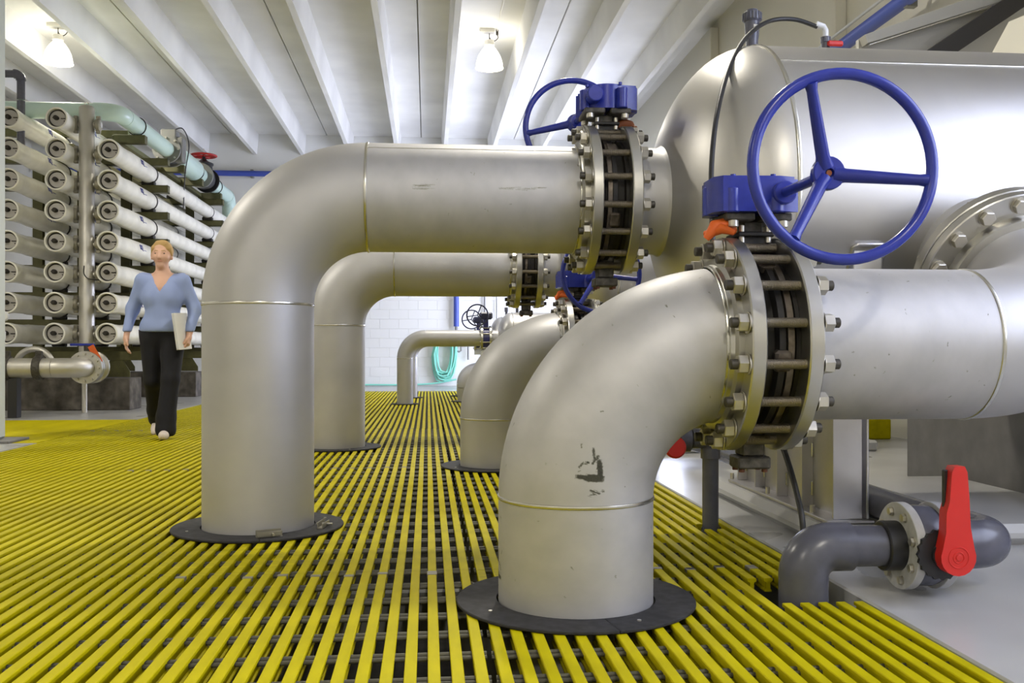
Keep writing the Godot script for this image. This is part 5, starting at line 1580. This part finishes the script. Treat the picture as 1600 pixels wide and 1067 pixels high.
func build_person() -> void:
	var pn := thing("person", "person in a light blue v-neck sweater and black trousers walking on the grating", "person", Vector3(-2.255, 0, -8.33))
	pn.rotation.y = 0.06
	# joints
	var neck0 := V(0, 1.37, -0.01)
	var head := V(-0.005, 1.555, 0.015)
	var shl := V(0.165, 1.345, -0.01)
	var shr := V(-0.165, 1.345, -0.01)
	var ell := V(0.262, 1.10, -0.03)
	var elr := V(-0.255, 1.10, -0.05)
	var wrl := V(0.232, 0.875, 0.075)
	var wrr := V(-0.288, 0.868, 0.03)
	var hpl := V(0.085, 0.90, 0.0)
	var hpr := V(-0.085, 0.90, 0.0)
	var knl := V(0.085, 0.50, 0.10)
	var knr := V(-0.085, 0.49, -0.03)
	var anl := V(0.055, 0.085, 0.13)
	var anr := V(-0.125, 0.15, -0.38)
	var body := MB.new()
	var bb := [
		[V(0, 0.94, -0.01), V(0, 1.10, 0.0), 0.098, 0.105], [V(0, 1.10, 0), V(0, 1.26, 0.0), 0.11, 0.112], [V(0, 1.26, 0.0), neck0, 0.105, 0.068],
		[shl, shr, 0.055, 0.055], [neck0, V(0, 1.47, 0.0), 0.054, 0.05],
		[shl, ell, 0.05, 0.038], [ell, wrl, 0.037, 0.026], [shr, elr, 0.05, 0.038], [elr, wrr, 0.037, 0.026],
		[hpl, knl, 0.085, 0.058], [knl, anl, 0.056, 0.038], [hpr, knr, 0.085, 0.058], [knr, anr, 0.056, 0.038]]
	surface_nets(body, bb, 0.016, 0.04)
	# head on a fine grid, with jaw, nose, cheeks, brow and ears
	var hb := [
		[head + V(0, 0.02, -0.012), head + V(0, 0.045, -0.012), 0.083, 0.076],
		[head + V(0, -0.04, 0.028), head + V(0, -0.085, 0.045), 0.058, 0.034],
		[head + V(-0.03, -0.02, 0.045), head + V(0.03, -0.02, 0.045), 0.036, 0.036],
		[head + V(0, 0.010, 0.080), head + V(0, -0.028, 0.098), 0.009, 0.0135],
		[head + V(-0.028, 0.026, 0.068), head + V(0.028, 0.026, 0.068), 0.014, 0.014],
		[head + V(0.079, 0.005, -0.01), head + V(0.082, -0.03, -0.008), 0.012, 0.010],
		[head + V(-0.079, 0.005, -0.01), head + V(-0.082, -0.03, -0.008), 0.012, 0.010],
		[head + V(0, -0.06, -0.01), neck0 + V(0, -0.01, 0.005), 0.052, 0.056]]
	surface_nets(body, hb, 0.007, 0.022)
	surface_nets(body, hand_bones(wrl, V(-0.12, -0.97, 0.2).normalized(), V(0, 0.2, 0.97).normalized(), V(1, 0, 0), 0.95), 0.005, 0.008)
	surface_nets(body, hand_bones(wrr, V(-0.05, -1, 0.08).normalized(), V(0.15, 0.1, 1).normalized(), V(-1, 0, 0), 0.5), 0.005, 0.008)
	part(pn, "body", body, M.skin)
	# face
	for s in [-1.0, 1.0]:
		part(pn, "eye", MB.new().lathe(Transform3D(AZ, head + V(0.031 * s, 0.008, 0.0735)), [Vector2(0.0, 0.0075), Vector2(0.008, 0.004), Vector2(0.012, 0.0)].map(func(q): return Vector2(q.x, q.y)), 12), M.eye_dark)
		part(pn, "eyebrow", MB.new().sweep([head + V(0.013 * s, 0.030, 0.083), head + V(0.032 * s, 0.034, 0.079), head + V(0.048 * s, 0.026, 0.066)], [0.003, 0.0042, 0.0025], 6), M.hair)
	part(pn, "mouth", MB.new().sweep([head + V(-0.024, -0.058, 0.080), head + V(0, -0.056, 0.0885), head + V(0.024, -0.058, 0.080)], [0.002, 0.0045, 0.002], 8), M.lip)
	# hair pulled back into a knot
	var hair := MB.new()
	surface_nets(hair, [
		[head + V(0, 0.040, -0.040), head + V(0, 0.050, -0.028), 0.090, 0.084],
		[head + V(-0.025, 0.096, 0.020), head + V(0.035, 0.090, 0.026), 0.026, 0.030],
		[head + V(0.060, 0.058, 0.022), head + V(0.079, 0.0, -0.002), 0.026, 0.014],
		[head + V(-0.060, 0.06, 0.020), head + V(-0.079, 0.01, -0.004), 0.022, 0.012],
		[head + V(0, -0.02, -0.062), head + V(0, -0.06, -0.05), 0.062, 0.042],
		[head + V(0.02, 0.02, -0.120), head + V(0.02, 0.0, -0.120), 0.04, 0.038]], 0.008, 0.018)
	part(pn, "hair", hair, M.hair)
	# sweater
	var sw := MB.new()
	surface_nets(sw, [
		[V(0, 0.935, 0), V(0, 1.08, 0.0), 0.148, 0.128], [V(-0.055, 0.93, 0.0), V(0.055, 0.93, 0.0), 0.134, 0.134],
		[V(0, 1.08, 0.0), V(0, 1.22, 0.0), 0.128, 0.132], [V(-0.06, 1.20, 0.0), V(0.06, 1.20, 0.0), 0.115, 0.115],
		[V(-0.065, 1.185, 0.065), V(-0.062, 1.22, 0.055), 0.072, 0.066], [V(0.065, 1.185, 0.065), V(0.062, 1.22, 0.055), 0.072, 0.066],
		[V(-0.06, 1.29, -0.01), V(0.06, 1.29, -0.01), 0.088, 0.088],
		[shl + V(-0.015, -0.005, 0), shr + V(0.015, -0.005, 0), 0.058, 0.058],
		[shl + V(0, -0.01, 0), ell, 0.064, 0.052], [ell, wrl + V(0.004, 0.03, -0.01), 0.052, 0.036],
		[shr + V(0, -0.01, 0), elr, 0.064, 0.052], [elr, wrr + V(0, 0.025, 0), 0.050, 0.036]], 0.012, 0.045, 0.90, 9.0, true)
	part(pn, "sweater", sw, M.sweater)
	# trousers with flared hems
	var tr := MB.new()
	surface_nets(tr, [
		[V(-0.045, 0.89, 0.0), V(0.045, 0.89, 0.0), 0.118, 0.118], [V(-0.06, 0.86, -0.015), V(0.06, 0.86, -0.015), 0.116, 0.116],
		[hpl, knl, 0.108, 0.076], [knl, anl + V(0, 0.10, 0.0), 0.074, 0.078], [anl + V(0, 0.10, 0.0), anl + V(0, -0.005, 0.015), 0.078, 0.086],
		[hpr, knr, 0.108, 0.076], [knr, anr + V(0.01, 0.07, 0.09), 0.074, 0.075], [anr + V(0.01, 0.07, 0.09), anr + V(0, -0.01, 0.0), 0.075, 0.078]], 0.014, 0.03, 0.022, 0.93)
	part(pn, "trousers", tr, M.trousers)
	for s in [[anl, V(0.0, 0.0, 1.0)], [anr, V(0.0, -0.55, 0.83)]]:
		var sh := MB.new()
		var a: Vector3 = s[0]
		var d: Vector3 = s[1]
		var heel := a + V(0, -0.048, 0) if d.y == 0.0 else a + V(0, -0.035, -0.02)
		surface_nets(sh, [[heel - d * 0.03, heel + d * 0.11 + V(0, -0.004, 0), 0.036, 0.036], [heel + d * 0.10, heel + d * 0.165, 0.037, 0.030], [heel + V(0, 0.03, -0.01), heel + d * 0.06 + V(0, 0.012, 0), 0.034, 0.034]], 0.008, 0.02)
		part(pn, "shoe", sh, M.shoe)
	# white folder under the arm
	var fd := thing("document_folder", "white folder held against the hip of the walking person", "folder", pn.position, "")
	fd.rotation.y = pn.rotation.y
	var FB := Transform3D(Basis(Vector3.BACK, 0.14) * Basis(Vector3.UP, 1.28), V(0.178, 0.905, 0.11))
	part(fd, "cover", MB.new().box(V(-0.115, -0.155, 0.008), V(0.115, 0.155, 0.011), 0.001), M.paper, FB)
	part(fd, "cover", MB.new().box(V(-0.115, -0.155, -0.011), V(0.115, 0.155, -0.008), 0.001), M.paper, FB)
	part(fd, "pages", MB.new().box(V(-0.110, -0.150, -0.008), V(0.110, 0.150, 0.008), 0.001), M.white_plastic, FB)
